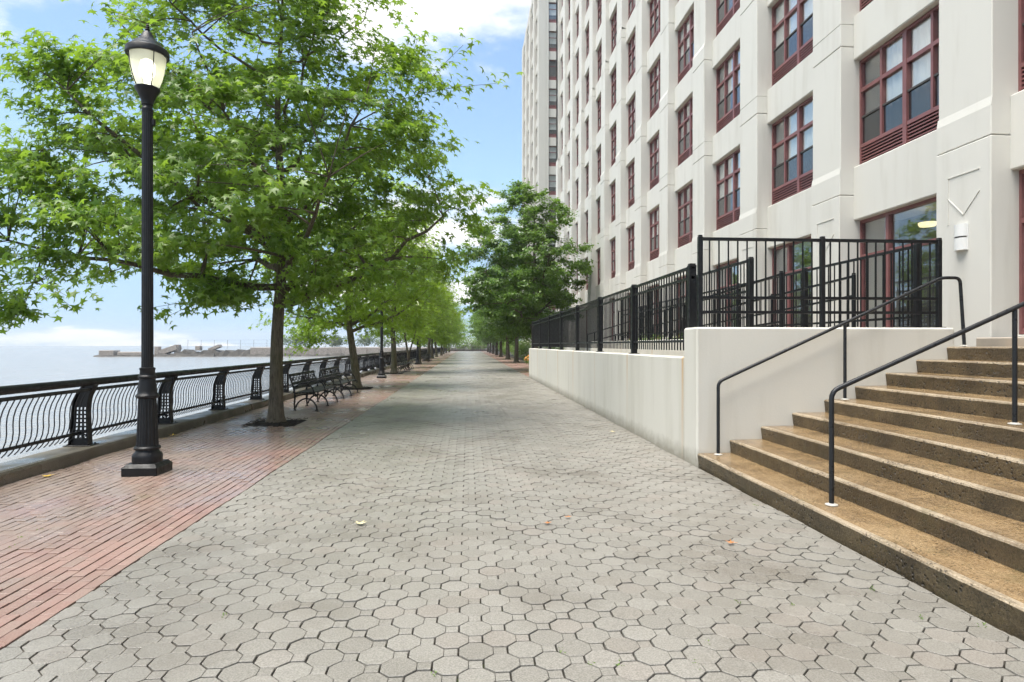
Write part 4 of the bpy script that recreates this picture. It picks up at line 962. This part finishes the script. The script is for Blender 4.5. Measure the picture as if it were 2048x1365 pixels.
def build_far():
    G = 'shrubs in the bed behind the low wall'
    shrub('flowering_shrub', 'pale flowering shrub at the end of the low wall', (5.3, 41, 0), (1, 1.3, 1.4, 1.9, 2400, .085, ), M['leaf_lime'], G, 'flower')
    shrub('flowering_shrub', 'low shrub with orange blossom at the wall end', (4.7, 43.5, 0), (2, .8, 1.1, .9, 1300, .08), M['leaf_lime'], G, 'flower_o')
    shrub('flowering_shrub', 'lime green shrub behind the second building-side trunk', (5.6, 58, 0), (3, 1.5, 2.2, 2.0, 2400, .11), M['leaf_lime'], G, 'flower')
    shrub('green_shrub', 'green shrub between the third and fourth building-side trunks', (5.7, 73, 0), (4, 1.5, 4.5, 2.2, 2600, .14), M['leaf_lime'], G)
    shrub('green_shrub', 'long green shrub beyond the fourth building-side trunk', (5.8, 92, 0), (5, 1.5, 7, 2.2, 2600, .18), M['leaf_lime'], G)
    shrub('planter_shrub', 'low green shrub behind the short planter wall', (5.0, 13.2, 1.0), (6, .45, 2.2, .95, 1800, .05), M['leaf_lime'], G)
    shrub('planter_shrub', 'second low green shrub behind the short planter wall', (5.1, 18.3, 1.0), (7, .45, 2.4, .9, 1800, .05), M['leaf_lime'], G)
    # end of the promenade
    root = empty('end_fence', (0, 150, 0), 0, 'grey rail fence closing the far end of the promenade', 'fence')
    for i in range(9): b = MB(); b.box(-5 + i * 2 - .05, -5 + i * 2 + .05, -.05, .05, 0, 1.15); b.build('post', M['dim_metal'], root)
    for z in (1.1, .75, .4): b = MB(); b.box(-5.2, 11.2, -.03, .03, z - .04, z + .04); b.build('rail', M['kerb'] if z > 1 else M['dim_metal'], root)
    b = MB(); b.box(-5.3, 11.3, .1, .5, -.05, .45, .02); b.build('footing', M['kerb'], root)
    for i, (x, y, rx, h, m) in enumerate(((-4, 158, 4, 5.2, 'leaf_lime'), (1.5, 156, 4, 4.2, 'leaf_lime'), (6.5, 159, 4, 5.6, 'leaf_lime'), (12, 160, 5, 6.5, 'leaf_lime'), (-9.5, 163, 5, 6, 'leaf_pale'), (2, 176, 9, 10.5, 'leaf_light'))):
        shrub('green_shrub', ['pale green bush behind the end fence, first from the water', 'low lime green bush in the middle behind the end fence', 'tall pale bush behind the end fence by the trunks', 'large lime bush at the building side of the end fence', 'pale bush on the shore beside the end fence', 'tall pale thicket far behind the end fence'][i], (x, y, 0), (60 + i, rx, 3, h, 1700, .34), M[m], 'bushes behind the end fence')
    # land spit beyond the water: ruined pier
    Y = 216.0; px = lambda u: Y * ((u - 1024) / 1251 + .0703) / (1 - .0703 * (u - 1024) / 1251); W = -2.4
    root = empty('ruined_pier', (px(640), Y, W), 0, 'long ruined concrete pier across the water', 'pier'); off = (px(640), Y, W); rnd = random.Random(9); C = M['concrete_ruin']
    u = 500; 
    while u < 905:
        w = 26; b = MB(); h = 3.05 + rnd.uniform(-.12, .12); b.box(px(u) + .02, px(u + w) - .02, Y, Y + 9, W + .2, W + h, .12); b.build('wall_block', C, root, off); u += w
    def blob(x0, x1, h, y0=Y - 1.2, y1=Y + 8):
        m = MB(); n = max(4, int((x1 - x0) / 1.2)); vs = []; fs = []
        for i in range(n + 1):
            x = x0 + (x1 - x0) * i / n; hh = h * rnd.uniform(.55, 1.1)
            vs += [(x, y0 - rnd.uniform(0, .6), W - .3), (x, y0 + rnd.uniform(.2, .8), W + hh), (x, y1, W + hh * .9), (x, y1 + .5, W - .3)]
        for i in range(n):
            for j in range(3): fs.append((i * 4 + j, i * 4 + 4 + j, i * 4 + 5 + j, i * 4 + 1 + j))
        fs += [(0, 1, 2, 3), (n * 4 + 3, n * 4 + 2, n * 4 + 1, n * 4)]
        return m.add(vs, fs)
    blob(px(190), px(300), .55).build('rubble', M['rock'], root, off); blob(px(300), px(430), 1.0).build('rubble', M['rock'], root, off); blob(px(352), px(505), 2.3, Y - .2).build('rubble', M['rock'], root, off); blob(px(495), px(905), .9).build('rubble', M['rock'], root, off)
    b = MB(); b.box(px(197), px(227), Y, Y + 4, W + .3, W + 2.1, .1); b.build('broken_block', C, root, off)
    b = MB(); b.box(px(234), px(288), Y, Y + 4, W + .3, W + 1.6, .2); b.build('broken_block', C, root, off)
    b = MB(); b.box(px(308), px(317), Y, Y + 2, W + .6, W + 3.4, .1); b.build('broken_block', C, root, off)
    b = MB(); b.bar((px(318), Y + 2, W + 1.3), (px(352), Y + 2, W + 3.2), 4, 1.6); b.build('tilted_slab', C, root, off)
    b = MB(); b.box(px(345), px(354), Y + 1, Y + 3, W + 1.0, W + 4.0, .1); b.build('broken_block', C, root, off)
    b = MB(); b.box(px(390), px(400), Y, Y + 2, W + 2.0, W + 3.6, .1); b.build('broken_block', C, root, off)
    b = MB(); b.bar((px(415), Y + 2, W + 2.2), (px(436), Y + 2, W + 3.6), 3, .9); b.build('tilted_slab', C, root, off)
    fr = empty('chain_link_fence', (px(440), Y + 5, W + 2.5), 0, 'thin wire fence on the ruined pier', 'fence'); fo = (px(440), Y + 5, W + 2.5)
    for i, u in enumerate(range(362, 560, 27)): b = MB(); b.tube([(px(u), Y + 5, W + 2.5), (px(u) + .1, Y + 5, W + 5.6)], .05, 5); b.build('post', M['dim_metal'], fr, fo)
    for z in (5.5, 4.2): b = MB(); b.bar((px(362), Y + 5, W + z), (px(552), Y + 5, W + z + .15), .03, .03); b.build('wire', M['dim_metal'], fr, fo)
    for i, (u, h, rx) in enumerate(((575, 5.5, 5), (600, 7.6, 6), (640, 6.2, 6), (672, 4.6, 5), (712, 5.4, 6), (760, 5.0, 7), (805, 6, 7), (850, 6.5, 7), (895, 7, 8))):
        shrub('pier_shrub', ['first', 'tallest', 'third', 'fourth', 'fifth', 'sixth', 'seventh', 'eighth', 'ninth'][i] + ' pale bush growing on the ruined pier, from the open water', (px(u), Y + 7, W + 2.9), (80 + i, rx, 3.5, h, 1100, .42), M['leaf_pale'], 'bushes on the ruined pier')
    # small boat
    bt = empty('motor_boat', (-245, 540, W), 0, 'tiny white boat on the horizon beyond the ruined pier', 'boat'); 
    b = MB(); b.add([(-5, -1.4, 0), (4, -1.4, 0), (6.5, 0, .3), (4, 1.4, 0), (-5, 1.4, 0), (-5, -1.7, 1.5), (4, -1.7, 1.5), (7.5, 0, 1.9), (4, 1.7, 1.5), (-5, 1.7, 1.5)], [(4, 3, 2, 1, 0), (5, 6, 7, 8, 9), (0, 1, 6, 5), (1, 2, 7, 6), (2, 3, 8, 7), (3, 4, 9, 8), (4, 0, 5, 9)]); b.build('hull', M['sconce'], bt)
    b = MB(); b.box(-2.5, 2, -1.1, 1.1, 1.5, 3.4, .2); b.build('cabin', M['sconce'], bt)
build_far()

# ================================================================== SMALL THINGS ON THE GROUND
def build_small():
    T, Fc = leaf_template('star')
    def leaf(x, y, z, s, mat, label, rz):
        rnd = random.Random(int(x * 100 + y * 7)); m = MB()
        vs = [(a * s, b * s, .012 + abs(c) * s * rnd.uniform(.2, 1.3) + rnd.uniform(0, .006)) for a, b, c in T]; m.add(vs, [tuple(f) for f in Fc])
        m.add([(0, -.15 * s, .012), (.004, -.15 * s, .014), (.01, -s * .9, .02), (.006, -s * .9, .018)], [(0, 1, 2, 3)])
        o = m.build('fallen_leaf', M[mat], None, (0, 0, 0), (x, y, z)); o.rotation_euler = (0, 0, rz); tag(o, label, 'leaf', 'leaves fallen on the paving')
    def gp(u, v): d = 1251 * 1.55 / (v - 690); l = (u - 1024) / 1251 * d; th = R(4.02); return l * math.cos(th) + d * math.sin(th), d * math.cos(th) - l * math.sin(th)
    for u, v, mat, lab, s in ((95, 955, 'leaf_yellow', 'yellow fallen leaf on bricks between the kerb and the lamp base', .085), (345, 873, 'leaf_yellow', 'yellow fallen leaf on bricks beside the kerb behind the lamp', .085), (330, 880, 'leaf_yellow', 'small yellow leaf on bricks just behind the lamp', .05), (719, 1052, 'leaf_cream', 'cream fallen leaf on the octagon paving near the brick edge', .075), (1094, 1050, 'leaf_orange', 'brown fallen leaf in the middle of the octagon paving', .05), (1135, 1038, 'leaf_orange', 'orange fallen leaf in the middle of the octagon paving', .045), (1463, 1090, 'leaf_orange', 'orange fallen leaf on the octagon paving near the steps', .05), (1226, 866, 'leaf_cream', 'pale fallen leaf on the octagon paving by the low wall', .075), (842, 783, 'leaf_cream', 'pale leaf on the bricks beyond the benches', .09)):
        x, y = gp(u, v); leaf(x, y, .004, s, mat, lab, random.uniform(0, 6))
    # weeds and moss in the joints
    rnd = random.Random(77); m = MB()
    spots = [gp(868, 1350), gp(1118, 1300), gp(1180, 1330), gp(1240, 1330), gp(1470, 1200), gp(1840, 1235), gp(1965, 1250), gp(1585, 1210), gp(1510, 1010), gp(40, 1075), gp(448, 1230), gp(1420, 1290), gp(1745, 1180), gp(1390, 1330), gp(80, 1060), gp(20, 1095)]
    for (x, y) in spots:
        for kk in range(6):
            a = rnd.uniform(0, 6.28); l = rnd.uniform(.008, .018); h = rnd.uniform(.004, .010); ox, oy = x + rnd.gauss(0, .012), y + rnd.gauss(0, .02)
            m.add([(ox, oy, -.005), (ox + l * .5 * math.cos(a) - .004 * math.sin(a), oy + l * .5 * math.sin(a) + .004 * math.cos(a), h * .8), (ox + l * math.cos(a), oy + l * math.sin(a), h), (ox + l * .5 * math.cos(a) + .004 * math.sin(a), oy + l * .5 * math.sin(a) - .004 * math.cos(a), h * .8)], [(0, 1, 2, 3)])
    tag(m.build('weeds', M['leaf_lime']), 'tiny green weeds growing in the paving joints', 'weeds', kind='stuff')
build_small()

# ================================================================== AIR
def build_haze():
    b = MB(); b.box(-2450, 2450, -62, 2450, -3.6, 44.5); o = b.mesh('haze', []); 
    mt = bpy.data.materials.new('haze_air'); mt.use_nodes = True; nt = mt.node_tree
    for n in list(nt.nodes): nt.nodes.remove(n)
    out = nt.nodes.new('ShaderNodeOutputMaterial'); pv = nt.nodes.new('ShaderNodeVolumePrincipled'); nt.links.new(pv.outputs[0], out.inputs['Volume'])
    pv.inputs['Color'].default_value = (0.93, 0.96, 1.0, 1); pv.inputs['Density'].default_value = 0.00042; pv.inputs['Anisotropy'].default_value = 0.2
    o.materials.append(mt); h = mkobj('haze', o); h['kind'] = 'stuff'
build_haze()
